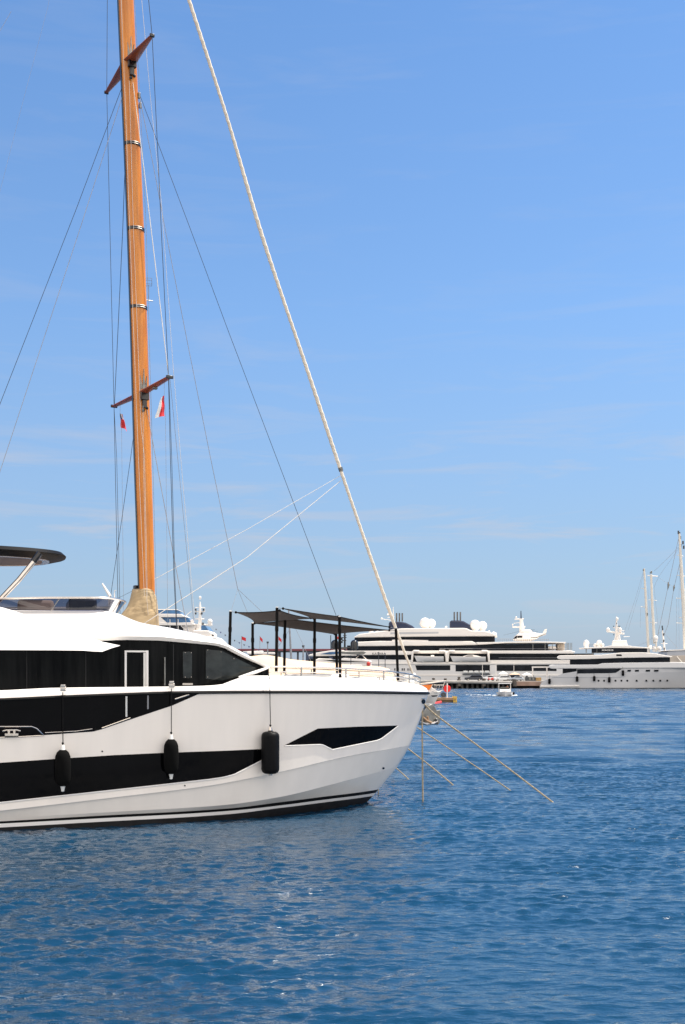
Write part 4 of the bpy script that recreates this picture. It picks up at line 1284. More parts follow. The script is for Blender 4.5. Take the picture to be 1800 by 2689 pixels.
# ---- silver yacht at the right
Rf = Frame(70, 300, -13)
RY = Rf.empty('motor_superyacht', 'silver grey three deck superyacht with rounded white roofs at the right edge', 'superyacht')
rh = MB()
stations = [(1418, 1), (1424, 1), (1480, 1), (1560, 1), (1640, 1), (1700, 1), (1760, .93), (1800, .82), (1850, .55), (1890, .0)]
def rtop(x):
    return np.interp(x, [1418, 1434, 1478, 1493, 1514, 1635, 1800, 1890], [1800, 1772, 1770, 1757.5, 1756, 1755.5, 1754.5, 1751])
def rknk(x):
    return np.interp(x, [1418, 1434, 1640, 1690, 1800, 1890], [1801, 1778, 1778, 1766, 1763.5, 1760])
def rl_(yf, k):
    out_ = []
    for x, b_ in stations:
        fl_ = max(0, min(1, (x-1640)/180))
        t_ = 4.5*b_*(1 - fl_*(1-k))
        q = Rf.solve(x, yf(x), 4.5)
        out_.append(Vector((q.x, -t_, q.z)))
    return resample(out_, 60)
both([rl_(lambda x: 1806.3, .55), rl_(lambda x: (1806.3+2*rknk(x))/3, .86), rl_(rknk, 1.0)], 'hull', PALEGREY, RY, angle=50)
both([rl_(rknk, 1.0), rl_(rtop, 1.02)], 'topsides', PALEGREY, RY, angle=50)
both([rl_(lambda x: 1811, .5), rl_(lambda x: 1806.3, .55)], 'boot_stripe', BLACKP, RY)
a = rl_(rtop, 1.02)
both([a, [Vector((p.x, 0, p.z-.02)) for p in a]], 'deck', FARWHITE, RY)
rhull = RY
def rslab(name, poly, t, m, bevel=0, t2=None, parent=None):
    return slab(Rf, parent or RY, name, poly, t, m, bevel, t2)
rslab('swim_step', [(1421, 1799.5), (1520, 1799), (1524, 1803), (1419, 1804.5)], 4.75, FARWHITE, .1, 4.3)
rslab('bulwark_opening', [(1516, 1756.8), (1634, 1755.9), (1618, 1766.5), (1606, 1767.5), (1516, 1768.5)], 4.56, FARGLASS, 0, 4.0)
rslab('rub_rail', [(1434, 1777.6), (1632, 1777.6), (1632, 1779), (1434, 1779)], 4.58, SILV, 0, 4.3)
rslab('aft_deck_glazing', [(1478, 1755.6), (1515, 1755.6), (1515, 1768), (1478, 1770)], 3.6, FARGLASS)
for a, c in ((1648.5, 1657.5), (1668.5, 1678.5), (1696.5, 1708), (1718.5, 1730)):
    rslab('window', [(a, 1759), (c, 1758.7), (c-.7, 1763.3), (a-.4, 1763.5)], 4.63, FARGLASS, 0, 3.8)
for x in (1572.5, 1587, 1617, 1632.5, 1648, 1672.5, 1698, 1716.5, 1734.5, 1753):
    q = Rf.solve(x, 1787.5, 4.5); fl_ = max(0, min(1, (x-1640)/180))
    o = MB().lathe([(.001, -.01), (.26, -.01), (.26, .03), (.001, .03)], (0, 0, 0), 10).build('porthole', FARGLASS, RY)
    tt = 4.5*np.interp(x, [p[0] for p in stations], [p[1] for p in stations])*(1 - fl_*.085)
    o.location = (q.x, -tt-.03, q.z); o.rotation_euler = (R(90), 0, 0)
def rounded(name, x0, top, bot, poly_right, t, m):
    yc = (top+bot)/2; rr = (bot-top)/2
    arc = [(x0 + rr*2.2*(1-math.cos(a)), yc + rr*math.sin(a)) for a in np.linspace(math.pi/2, -math.pi/2, 9)]
    arc = [(x0 + rr*2.0*(1-math.cos(a-0)), yc + rr*math.sin(a)) for a in np.linspace(math.pi/2, -math.pi/2, 9)]
    return rslab(name, arc + poly_right, t, m, .25)
rounded('main_roof', 1441, 1745.5, 1756, [(1570, 1745), (1582, 1741.5), (1640, 1740), (1770, 1738.5), (1850, 1741), (1885, 1748), (1885, 1752), (1800, 1754)], 4.7, FARGREY)
rslab('upper_saloon_glazing', [(1497, 1731), (1760, 1724), (1760, 1741), (1497, 1745.5)], 3.7, FARGLASS)
rounded('upper_roof', 1463, 1721, 1731.5, [(1580, 1719.5), (1633, 1713.5), (1687, 1713), (1723, 1716), (1767, 1724.3), (1760, 1725.7), (1640, 1727.5), (1540, 1731)], 4.4, FARWHITE)
rslab('roof_vent', [(1619, 1718.5), (1632, 1718.2), (1634, 1722.7), (1619.5, 1723)], 4.45, FARGLASS, 0, 4.0)
rslab('wheelhouse_glazing', [(1554, 1703), (1700, 1701), (1700, 1713), (1554, 1714.5)], 3.1, FARGLASS)
rslab('wheelhouse_roof', [(1521, 1703.5), (1521, 1701.5), (1590, 1698), (1607, 1694.5), (1650, 1694.5), (1662, 1697), (1706, 1700.5), (1700, 1702.5), (1620, 1701.5)], 3.5, FARWHITE, .12)
b = MB().tube([Rf.solve(1540, 1703, 3), Rf.solve(1540, 1714, 3)], .15, 6).tube([Rf.solve(1568, 1703, 3.15), Rf.solve(1568, 1714, 3.15)], .06, 6).build('roof_post', GUNMETAL, RY)
rslab('mast_base', [(1607, 1696), (1609, 1681.5), (1646, 1681), (1649, 1696)], 1.8, FARWHITE, .15)
m_ = MB()
for x in (1614, 1630):
    for t_ in (1, -1):
        m_.tube([Rf.solve(x, 1683, t_), Rf.solve(1618 + (x-1614)*.45, 1660, t_*.5)], .14, 6)
m_.tube([Rf.solve(1621, 1683, 0), Rf.solve(1619.5, 1648, 0), Rf.solve(1619, 1617, 0)], [.55, .35, .06], 8)
m_.tube([Rf.solve(1594, 1657, 0), Rf.solve(1622, 1662.5, 0), Rf.solve(1640, 1664, 0)], .28, 6)
m_.tube([Rf.solve(1611, 1648.5, 0), Rf.solve(1630, 1648, 0)], .12, 6).tube([Rf.solve(1627, 1656.5, 0), Rf.solve(1640, 1656.5, 0)], .08, 5).tube([Rf.solve(1638, 1672, 0), Rf.solve(1654, 1671.5, 0)], .06, 5)
rm = m_.build('mast', FARWHITE, RY)
md_ = MB()
for x, y in ((1611.5, 1645), (1624, 1645), (1628, 1645), (1620, 1637), (1612.5, 1666.5)):
    md_.box(Rf.solve(x, y, .3), (.18, .18, .4))
md_.build('navigation_lamp', DARKP, rm)
for x, y, r_, zs in ((1597, 1653.5, .48, 1.1), (1629, 1653.5, .46, 1.1), (1621, 1625, .38, 1.1), (1540, 1690, .78, 1.25), (1574, 1689, .76, 1.1), (1563.5, 1694, .45, 1), (1583, 1694, .45, 1), (1708.5, 1698.5, .42, 1)):
    q = Rf.solve(x, y, .3)
    MB().ball(q, r_, 14, zs).lathe([(r_*.7, -r_*1.5), (r_*.8, -r_*.5)], q, 10).build('radome', FARWHITE, RY)
rl = MB()
for x in range(1546, 1566, 3):
    rl.tube([Rf.solve(x, 1691, 2.5), Rf.solve(x, 1700, 2.5)], .04, 4)
rl.tube([Rf.solve(1546, 1691, 2.5), Rf.solve(1564, 1691, 2.5)], .04, 4).build('roof_rail', GREYW, RY)
lettering('sign_lettering', 'MONOROB', .56, Rf.solve(1581, 1709.3, 3.16), PLASTW, RY, 1.0, .012)
for i, (x, y0_, y1_, lb) in enumerate(((1443.5, 1782, 1796.5, 'black fender near the stern of the silver superyacht'), (1516, 1776, 1790.5, 'black fender under the aft end of the silver yacht window opening'),
                        (1561, 1775, 1789, 'black fender under the middle of the silver yacht window opening'), (1600.5, 1778, 1792.5, 'black fender just left of the portholes, under the window opening front end'),
                        (1636.5, 1760, 1775, 'black fender hung highest on the silver yacht, beside four small windows'))):
    q = Rf.to_world(Rf.solve(x, y1_, 4.95)); hh = (y1_-y0_)/F*296; r_ = .34
    t = thing('fender', lb, 'fender', q, 0, 'black fenders on the silver superyacht')
    MB().lathe([(r_*.4, 0), (r_*.8, .08), (r_, .22), (r_, hh-.22), (r_*.8, hh-.08), (r_*.4, hh)], (0, 0, 0), 14).build('body', RUBBER, t)
    MB().tube([Vector((0, 0, hh)), Vector((0, .25, hh+.9))], .03, 5).build('rope', RUBBER, t)

# ---- quay
Q = Frame(0, 303, 0)
qy = thing('quay', 'stone and timber quay with dark piles, cars parked on top, below the superyachts', 'quay', (0, 303, 0))
def qs(px, py, t=3):
    return Q.solve(px, py, t)
zt_ = qs(1300, 1788).z
xl, xr = qs(860, 1788).x, qs(1470, 1788).x
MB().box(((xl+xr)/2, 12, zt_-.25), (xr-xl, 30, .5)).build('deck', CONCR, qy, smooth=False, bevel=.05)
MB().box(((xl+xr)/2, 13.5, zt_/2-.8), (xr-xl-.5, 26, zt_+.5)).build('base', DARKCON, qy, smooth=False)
x = xl + .5; i = 0
pl_ = MB()
while x < qs(1345, 1788).x:
    pl_.box((x, -1.2, .6), (.55, .7, 1.9)); x += 1.35
pl_.build('pile_row', mat('pile_concrete', (.16, .145, .13), .9, var=.5, scale=.9), qy, smooth=False)
MB().tube([qs(1100, 1789.5, 3.6), qs(1345, 1792.5, 3.6)], .42, 10).build('pipe', CONCR, qy)
MB().box((qs(1385, 1788).x, -3.1, zt_-.75), (qs(1420, 1788).x-qs(1350, 1788).x, .25, 1.1)).build('fender_board', BROWNF, qy, smooth=False, bevel=.04)
for x, y in ((1206, 1782), (1270.5, 1786), (1352, 1788), (1139, 1785), (1170, 1786)):
    q = qs(x, y, 3.2)
    MB().lathe([(.55, zt_-1.4-q.z), (.55, zt_-q.z+.25), (.3, .0), (.4, .25), (.42, .4), (.1, .5)], q, 10).build('bollard', mat('bollard_iron', (.09, .075, .06), .7, var=.3), qy)

def car(px0, px1, py0, py1, t, paint, kind, label, flip=False):
    w_ = (px1-px0)/F*(303-t); h_ = (py1-py0)/F*(303-t)
    q = Q.solve((px0+px1)/2, py1, t)
    c = thing('parked_car', label, 'car', (q.x, 303-t, zt_ + .004), R(180) if flip else 0, 'cars parked on the quay')
    L_ = w_; hb_ = h_*.56
    if kind == 'suv':
        low = [(-.5, .20), (-.5, .52), (-.47, .60), (-.22, .66), (.46, .66), (.5, .55), (.5, .20)]
        cab = [(-.25, .64), (-.12, .97), (-.05, 1.0), (.38, 1.0), (.44, .93), (.48, .64)]
    else:
        low = [(-.5, .22), (-.5, .50), (-.47, .58), (-.20, .68), (.34, .68), (.48, .62), (.5, .5), (.5, .22)]
        cab = [(-.22, .66), (-.06, .97), (.0, 1.0), (.20, 1.0), (.27, .95), (.40, .66)]
    W_ = .92
    body = MB().prism([(a*L_, b*h_) for a, b in low], -W_, W_).build('body', paint, c, smooth=False, bevel=.10, seg=3)
    MB().prism([(a*L_, b*h_) for a, b in cab], -W_*.86, W_*.86).build('cabin', paint, c, smooth=False, bevel=.10, seg=3)
    win = [(a*L_*(.93) + .01*L_, (.68 + (b-.66)*.80)*h_) for a, b in cab]
    MB().prism(win, -W_*.865, W_*.865).build('window', FARGLASS, c, smooth=False)
    for xx in (-.31, .30):
        for yy in (-1, 1):
            wh = MB(); rr = .21*h_
            wh.loft([[Vector((xx*L_ + r2*math.cos(k*math.pi/8), yy*W_*.93 + dy, rr + r2*math.sin(k*math.pi/8))) for k in range(16)] for r2, dy in ((rr*.6, -.1), (rr, -.1), (rr, .1), (rr*.6, .1))], True)
            wo = wh.build('wheel', TYRE, c)
            MB().loft([[Vector((xx*L_ + r2*math.cos(k*math.pi/8), yy*(W_*.93+.105), rr + r2*math.sin(k*math.pi/8))) for k in range(16)] for r2 in (.01, rr*.55)], True).build('rim', STEEL, wo)
    for yy in (-1, 1):
        MB().box((-.49*L_, yy*.62, .50*h_), (.10, .36, .14)).build('headlight', LAMP, c, smooth=False, bevel=.02)
    return c
car(1220, 1268, 1772.5, 1787.5, 1.0, CARB, 'suv', 'long dark blue car parked alone at the left of the quay')
car(1266, 1302, 1773, 1787, -2.5, CARW, 'sedan', 'white car partly behind the long dark blue car')
car(1298, 1342, 1774, 1787, .6, CARW, 'suv', 'white car with bonnet to the left, nose to tail with a dark van')
car(1318, 1358, 1772, 1787.5, -2.0, CARB, 'suv', 'dark car behind and right of the white car')
car(1330, 1366, 1771.5, 1787.5, -4.6, CARB, 'suv', 'tall black van furthest back among the cars on the quay')
car(1338, 1376, 1775.5, 1788, 1.4, CARS, 'sedan', 'silver car at the right end of the row on the quay')
# scooter, skip, boxes and stalls standing on the quay
sc0 = Q.solve(1289, 1787.5, 1.8)
sco = thing('motor_scooter', 'small red motor scooter standing between the white cars on the quay', 'scooter', (sc0.x, 301.2, zt_+.004))
MB().prism([(-.7, .35), (-.5, .95), (-.4, .95), (-.3, .45), (.0, .4), (.2, .8), (.75, .85), (.8, .4), (.4, .25)], -.18, .18).build('body', REDP, sco, smooth=False, bevel=.06)
for xx in (-.6, .6):
    MB().loft([[Vector((xx + r2*math.cos(k*math.pi/6), dy, .26 + r2*math.sin(k*math.pi/6))) for k in range(12)] for r2, dy in ((.05, -.07), (.26, -.06), (.26, .06), (.05, .07))], True).build('wheel', TYRE, sco)
MB().tube([Vector((-.5, 0, .9)), Vector((-.42, 0, 1.1))], .04, 6).tube([Vector((-.42, -.3, 1.12)), Vector((-.42, .3, 1.12))], .03, 6).build('handlebar', DARKP, sco)
def quay_thing(name, label, cat, px, t):
    q = Q.solve(px, 1788, t)
    return thing(name, label, cat, (q.x, 303-t, zt_+.004))
g = quay_thing('generator', 'dark machinery skid with black boxes at the right end of the quay', 'machine', 1393, 1.5)
MB().box((0, 0, .5), (2.6, 1.2, 1.0)).box((-.9, 0, 1.15), (.5, .8, .4)).build('casing', DARKP, g, smooth=False, bevel=.06)
MB().box((-.2, -.64, .55), (.5, .06, .6)).box((.7, -.64, .55), (.5, .06, .6)).build('louvre', GUNMETAL, g, smooth=False, bevel=.02)
MB().tube([Vector((.9, 0, 1)), Vector((.9, 0, 1.5))], .1, 8).build('exhaust', GUNMETAL, g)
g = quay_thing('crate_stack', 'tan wooden crate near the silver yacht stern at the quay end', 'crate', 1414, 1.0)
MB().box((0, 0, .45), (1.4, 1.2, .9)).build('box', WOODP, g, smooth=False, bevel=.03)
MB().box((0, -.62, .2), (1.42, .05, .12)).box((0, -.62, .7), (1.42, .05, .12)).build('batten', YELLOW, g, smooth=False)
g = quay_thing('gate_frame', 'white steel gantry frame standing on the quay behind the machinery', 'gantry', 1418, -2)
zz = Q.solve(1400, 1753, -2).z - zt_
for xx in (-1.9, 1.9):
    MB().box((xx, 0, zz/2), (.28, .28, zz)).build('post', FARWHITE, g, smooth=False)
MB().box((.2, 0, zz+.12), (4.6, .3, .34)).build('beam', FARWHITE, g, smooth=False)
for i, (px, hh, ww, cl, lb) in enumerate(((1322, 2.6, 2.2, WHITEF, 'white canvas stall behind the cars, furthest left of three'), (1352, 2.3, 2.6, BEIGEC, 'beige canvas stall in the middle behind the cars'), (1384, 2.2, 2.4, WHITEF, 'white canvas stall behind the machinery, nearest the gantry'))):
    g = quay_thing('canvas_stall', lb, 'stall', px, -9)
    MB().loft([[Vector((sx*ww/2*k, sy*1.2*k, z)) for sx, sy in ((-1, -1), (1, -1), (1, 1), (-1, 1))] for k, z in ((1, hh*.55), (1.02, hh*.72), (.05, hh))], True).build('canopy', cl, g, smooth=False)
    for sx in (-1, 1):
        for sy in (-1, 1):
            MB().tube([Vector((sx*ww/2*.95, sy*1.1, 0)), Vector((sx*ww/2*.95, sy*1.1, hh*.6))], .05, 6).build('leg', GREYW, g)
    MB().box((0, 0, .5), (ww*.8, 1.4, 1.0)).build('counter', PLASTW, g, smooth=False, bevel=.04)
for i, (px, top, lb) in enumerate(((1267.5, 1743, 'thin white lamp pole on the quay behind the dark blue car'), (1303, 1745, 'thin white lamp pole just left of the open aft deck'), (1350, 1744, 'thin white lamp pole above the row of parked cars'))):
    g = quay_thing('lamp_pole', lb, 'lamp pole', px, -6)
    zz = Q.solve(px, top, -6).z - zt_
    MB().tube([Vector((0, 0, 0)), Vector((0, 0, zz))], .06, 8).build('pole', FARWHITE, g)
    MB().box((0, -.25, zz), (.25, .6, .12)).build('lamp_head', FARWHITE, g, smooth=False)

# ---- sailing ship with cream masts at the far right
V = Frame(0, 345, 0)
VS = V.empty('sailing_ship', 'large pale sailing ship with tall cream masts behind the silver superyacht', 'sailing ship')
slab(V, VS, 'hull', [(1752, 1712), (1765, 1708), (1960, 1700), (1960, 1810), (1760, 1810)], 5, SILV, .3)
slab(V, VS, 'hull_side', [(1745, 1722), (1960, 1718), (1960, 1758), (1745, 1758)], 5.2, BEIGEH, .1)
slab(V, VS, 'cap_rail', [(1750, 1708.5), (1765, 1706), (1960, 1699), (1960, 1701.5), (1765, 1709)], 5.3, FARWHITE)
MB().tube([V.solve(1778, 1724, 5.6), V.solve(1793, 1742, 7)], .14, 6).build('boat_boom', CREAM, VS)
ms = MB().tube([V.solve(1784.5, 1401, 0), V.solve(1790, 1500, 0), V.solve(1797, 1610, 0), V.solve(1801, 1720, 0)], [.32, .5, .62, .65], 10).build('mast', CREAM, VS)
for x, y, l_ in ((1787, 1459, 8), (1791, 1512, 13), (1793.5, 1549, 8), (1796, 1572, 20), (1798, 1623, 14), (1799, 1637, 22)):
    MB().tube([V.solve(x-l_, y-1.5, 0), V.solve(x, y, 0), V.solve(x+l_, y+1.5, 0)], .1, 5).build('spreader', CREAM, ms)
b = MB()
for x, y in ((1785, 1402), (1787, 1412), (1788, 1432), (1794, 1425), (1796, 1437), (1782, 1398)):
    b.box(V.solve(x, y, 0), (.4, .4, 1.0))
b.build('masthead_gear', DARKP, ms)
m1 = MB().tube([V.solve(1692, 1493, 0), V.solve(1696, 1560, 0), V.solve(1700, 1640, 0), V.solve(1704, 1715, 0)], [.26, .36, .40, .42], 10).build('mast', CREAM, VS)
for x, y, l_ in ((1694.5, 1546.5, 10), (1697.5, 1595, 14)):
    MB().tube([V.solve(x-l_, y-2, 0), V.solve(x, y, 0)], .09, 5).build('spreader', CREAM, m1)
MB().box(V.solve(1691.5, 1497, 0), (.6, .4, .6)).box(V.solve(1701, 1613, .6), (.25, .3, .8)).build('masthead_gear', GUNMETAL, m1)
m2 = MB().tube([V.solve(1710.5, 1508, 0), V.solve(1714, 1600, 0), V.solve(1719, 1690, 0)], [.32, .40, .42], 10).build('mast', CREAM, VS)
for x, y, l_, r_ in ((1713, 1512.5, 15, .17), (1713, 1576, 12, .1), (1716, 1635, 11, .1)):
    MB().tube([V.solve(x-l_*.8, y-1, 0), V.solve(x+l_, y+1, 0)], r_, 6).build('spreader', FARWHITE, m2)
MB().box(V.solve(1710, 1504, 0), (.6, .4, .5)).ball(V.solve(1711.5, 1501, 0), .25, 8).build('masthead_gear', GUNMETAL, m2)
for pts, r_ in (([(1782, 1416), (1756, 1535), (1738, 1620), (1728, 1668)], .10), ([(1788, 1470), (1770, 1545), (1755, 1640), (1745, 1666)], .10),
            ([(1783, 1436), (1750, 1470), (1718, 1500)], .06), ([(1783, 1440), (1730, 1515), (1718, 1542)], .05), ([(1730, 1517), (1752, 1531), (1770, 1541)], .05),
            ([(1690, 1500), (1672, 1563), (1640, 1660), (1625, 1700)], .045), ([(1691, 1500), (1682, 1545), (1650, 1655)], .04), ([(1746, 1663), (1764, 1684), (1780, 1702)], .06), ([(1738, 1658), (1700, 1685), (1660, 1702)], .05),
            ([(1777, 1571), (1777, 1640), (1776, 1706)], .05), ([(1683, 1595), (1682, 1648)], .04), ([(1702, 1545), (1708, 1620), (1712, 1690)], .04), ([(1718, 1540), (1728, 1640), (1733, 1690)], .045), ([(1787, 1459), (1783, 1580), (1784, 1700)], .04)):
    MB().tube([V.solve(a, c, 0) for a, c in pts], r_*.65, 5).build('rigging', GREYW, VS)
MB().tube([V.solve(1755, 1528, 0), V.solve(1756, 1536, 0), V.solve(1754, 1548, 0)], [.1, .35, .1], 6).tube([V.solve(1771, 1536, 0), V.solve(1770.5, 1542, 0), V.solve(1769, 1552, 0)], [.1, .32, .1], 6).build('furling_block', GUNMETAL, VS)
b = MB().tube([V.solve(1740, 1655, -1), V.solve(1744, 1690, -1), V.solve(1747, 1720, -1)], [.2, .3, .32], 8).tube([V.solve(1736, 1690, -1), V.solve(1753, 1690, -1)], .08, 5).build('signal_mast', FARWHITE, VS)
g = MB()
for x, y in ((1739.5, 1646), (1740.5, 1652), (1743.5, 1666), (1743.5, 1683), (1745, 1704)):
    g.box(V.solve(x, y, -.6), (.32, .32, .7))
g.build('signal_lamp', DARKP, b)
for x, y, r_ in ((1722.5, 1676, .68), (1718, 1703, .62), (1732, 1703, .62), (1708, 1699, .36)):
    q = V.solve(x, y, 1)
    MB().ball(q, r_, 14, 1.15).lathe([(r_*.75, -r_*1.6), (r_*.8, -r_*.4)], q, 10).build('radome', FARWHITE, VS)
MB().tube([V.solve(1723, 1680, 1), V.solve(1724, 1712, 1)], .3, 8).tube([V.solve(1714, 1706.5, 1), V.solve(1735, 1706.5, 1)], .15, 6).build('radar_tower', CREAM, VS)

# ---- small white launch crossing the harbour
LY = 193.0
lo_ = world(1326, 1828, LY)
LB_ = thing('launch', 'small white launch with a canopy heading towards us across the harbour', 'boat', (lo_.x, LY, 0), R(-97))
def lf(f):
    return math.sin(min(1, (1-f)*1.6)*math.pi/2)**.8
ls = []
for k, z, fx in ((.25, -.25, 0), (.62, .0, .15), (.92, .38, .5), (1, .62, .8)):
    ls.append([Vector((-2.6 + 5.0*f + fx*.5*f, -1.5*k*lf(f), z + .25*f*f*(z > .3))) for f in np.linspace(0, 1, 16)])
both(ls, 'hull', FARWHITE, LB_)
tl = ls[-1]
both([tl, [Vector((p.x, 0, p.z+.03)) for p in tl]], 'deck', FARWHITE, LB_)
MB().prism([(-.7, .62), (-.6, 1.22), (.6, 1.26), (1.7, .72)], -.85, .85).build('cabin', FARWHITE, LB_, smooth=False, bevel=.1)
MB().prism([(.50, 1.27), (.58, 1.55), (.66, 1.55), (.85, 1.18)], -.75, .75).build('windscreen', PANE, LB_, smooth=False)
MB().box((-.5, 0, 2.12), (1.8, 2.1, .07)).build('canopy', WHITEF, LB_, smooth=False, bevel=.03)
for sx in (-1.4, .4):
    for sy in (-.98, .98):
        MB().tube([Vector((sx, sy, .6)), Vector((sx, sy, 2.1))], .035, 6).build('canopy_post', FARWHITE, LB_)
MB().box((-2.75, 0, .55), (.35, .5, 1.1)).build('outboard_motor', DARKP, LB_, smooth=False, bevel=.08)
p0 = LB_.matrix_basis @ Vector((-.85, .45, .55))
PS = thing('person', 'person in an orange top standing at the helm of the small launch', 'person', (p0.x, LY + .9, .70), R(-97))
secs = []
for z, rx, ry, dx in ((0, .10, .17, 0), (.45, .11, .17, 0), (.85, .12, .19, 0), (1.05, .12, .18, 0), (1.30, .12, .22, .02), (1.42, .09, .19, .03), (1.48, .05, .06, .03), (1.53, .06, .06, .04), (1.62, .09, .08, .05), (1.70, .09, .075, .05), (1.76, .03, .03, .05)):
    secs.append([Vector((dx + rx*math.cos(a), ry*math.sin(a), z*.62)) for a in np.linspace(0, 2*math.pi, 13)[:-1]])
bd = MB().loft(secs, True)
for sg in (-1, 1):
    bd.tube([Vector((.02, sg*.2, .86)), Vector((.08, sg*.24, .68)), Vector((.26, sg*.18, .66))], [.05, .045, .03], 8)
bd.build('body', SKIN, PS)
MB().loft([[Vector((s_[0].x*0 + p.x*1.08, p.y*1.08, p.z)) for p in s_] for s_ in secs[2:6]], True).build('shirt', ORANGE, PS)
wake = MB()
random.seed(11)
for i in range(72):
    a = random.random()
    if i > 28:                               # bow wave close to the hull
        sx = random.choice((-1, 1))
        px_ = 1326 + sx*(20 + a*10); yy = LY + random.uniform(-1.2, 1.6); k_ = 1.0
    else:                                    # thin trail
        px_ = 1300 - 75*a**.7; yy = LY + 4 + random.uniform(-3.5, 3.5); k_ = .7*(1-a*.6)
    q = world(px_, 1828, yy)
    w_ = random.uniform(.12, .42)*k_; d_ = w_*.5; h_ = random.uniform(.04, .13)*k_
    wake.add([(q.x-w_, yy, .12), (q.x, yy-d_, .12), (q.x+w_, yy, .12), (q.x, yy+d_, .12), (q.x, yy, .12+h_), (q.x, yy, -.1)], [(0, 1, 4), (1, 2, 4), (2, 3, 4), (3, 0, 4), (0, 1, 5), (1, 2, 5), (2, 3, 5), (3, 0, 5)])
o = wake.build('wake_foam', FOAM, None)
struct(tag(o, 'white foam thrown up round the small launch', 'foam'), 'stuff')
q = LB_.matrix_basis @ Vector((1.6, 1.45, .45))
f_ = thing('fender', 'small black fender on the bow of the little launch', 'fender', q)
MB().lathe([(.06, -.25), (.16, -.18), (.16, .18), (.06, .25)], (0, 0, 0), 12).build('body', RUBBER, f_)
MB().tube([Vector((0, 0, .25)), Vector((0, .1, .5))], .02, 5).build('rope', RUBBER, f_)

# ---- pontoon with marker, and a white motorboat behind the yacht's bow
PY = 150.0
q = world(1166, 1845, PY)
PT = thing('pontoon', 'small timber pontoon with yellow end posts beyond the yacht bow', 'pontoon', (q.x, PY, 0))
MB().box((-.2, .8, .42), (3.6, 2.0, .34)).build('deck', WOODP, PT, smooth=False, bevel=.04)
MB().box((-.2, .8, .1), (3.4, 1.8, .5)).build('float', mat('float_brown', (.12, .075, .03), .7, var=.3), PT, smooth=False, bevel=.05)
for dx in (1.32, 1.62):
    for dy in (-.15, 1.7):
        MB().box((dx, dy, .3), (.14, .14, .95)).build('end_post', YELLOW, PT, smooth=False, bevel=.02)
MB().box((1.47, -.22, .1), (.5, .10, .14)).box((1.47, -.22, .55), (.5, .10, .14)).build('end_board', YELLOW, PT, smooth=False)
q = world(1175.5, 1833, PY)
MK = thing('channel_marker', 'white post with a round red board standing on the small pontoon', 'marker', (q.x, PY+.3, .595))
hh = (1833-1795)/F*PY
MB().tube([Vector((0, 0, 0)), Vector((0, 0, hh))], .075, 8).build('post', FARWHITE, MK)
b = MB(); zc = (1833-1809.5)/F*PY
b.loft([[Vector((r_*math.cos(k*math.pi/14), dy, zc + r_*math.sin(k*math.pi/14))) for k in range(28)] for r_, dy in ((.05, .10), (.46, .10), (.48, .14), (.46, .18), (.05, .18))], True)
b.build('round_board', mat('marker_red', (.92, .025, .02), .5, var=.08), MK)
q = world(1166, 1830, PY)
OB = thing('coiled_hose_reel', 'dark reel with hose lying on the pontoon left of the red marker', 'reel', (q.x, PY + .6, .595))
b = MB().loft([[Vector((r_*math.cos(k*math.pi/10), dy, .36 + r_*math.sin(k*math.pi/10))) for k in range(20)] for r_, dy in ((.05, -.2), (.34, -.2), (.34, -.15), (.2, -.12), (.2, .12), (.34, .15), (.34, .2), (.05, .2))], True).build('drum', DARKP, OB)
MB().box((.0, 0, .04), (.7, .5, .08)).build('stand', GUNMETAL, OB, smooth=False)
# red boom float
q = world(1141, 1848, PY-8)
rbm = MB().tube([world(1118, 1851, PY-9), world(1124, 1850, PY-9), world(1150, 1846.2, PY-6), world(1158, 1843, PY-5)], [.10, .2, .2, .16], 10).build('floating_boom', REDP, None)
for v in rbm.data.vertices:
    v.co -= Vector((q.x, q.y, 0))
rbm.location = (q.x, q.y, 0)
tag(rbm, 'red floating boom on the water left of the timber pontoon', 'boom')
# motorboat
BY = 140.0
q = world(1110, 1843, BY)
WB = thing('motorboat', 'white motorboat with raised pulpit and small dark hull window behind the yacht bow', 'motorboat', (q.x, BY, 0))
def wb(px, py, dy=0):
    v = world(px, py, BY+dy)
    return Vector((v.x - q.x, dy, v.z))
st_ = wb(1159, 1818); sb2 = wb(1141, 1842)
ls = []
for k, top in ((.35, 0), (.8, .35), (1.0, .75), (1.02, 1.0)):
    xe = sb2.x + (st_.x-sb2.x)*top
    ls.append([Vector((-7 + (xe+7)*f, -1.9*k*math.sin(min(1, (1-f)*2.2)*math.pi/2)**.75, -.1 + (st_.z+.1)*top + .1*f*f)) for f in np.linspace(0, 1, 24)])
both(ls, 'hull', FARWHITE, WB)
tl = ls[-1]
both([tl, [Vector((p.x, 0, p.z+.10)) for p in tl]], 'deck', FARWHITE, WB)
MB().prism([(wb(a, b).x, wb(a, b).z) for a, b in ((1129, 1825.5), (1148, 1825), (1144, 1828.5), (1134, 1829.5))], -1.62, -1.2).build('hull_window', FARGLASS, WB, smooth=False)
MB().prism([(wb(a, b).x, wb(a, b).z) for a, b in ((1060, 1822), (1064, 1800), (1126, 1800), (1150, 1815), (1152, 1819))], -.9, .9).build('coachroof', FARWHITE, WB, smooth=False, bevel=.15)
MB().prism([(wb(a, b).x, wb(a, b).z) for a, b in ((1104, 1798), (1135, 1797.5), (1127, 1811), (1112, 1812))], -1.0, -.7).build('orange_dodger', ORANGE, WB, smooth=False, bevel=.03)
pr = MB()
pr.tube([wb(1096, 1801, -1), wb(1135, 1794, -1), wb(1172, 1788.5, -.4)], .06, 6).tube([wb(1096, 1796, .8), wb(1172, 1787.5, .3)], .06, 6)
pr.tube([wb(1169, 1790, 0), wb(1160, 1813, 0), wb(1153, 1834, 0)], .035, 6).tube([wb(1137, 1797, -1), wb(1128, 1816, -1)], .035, 6)
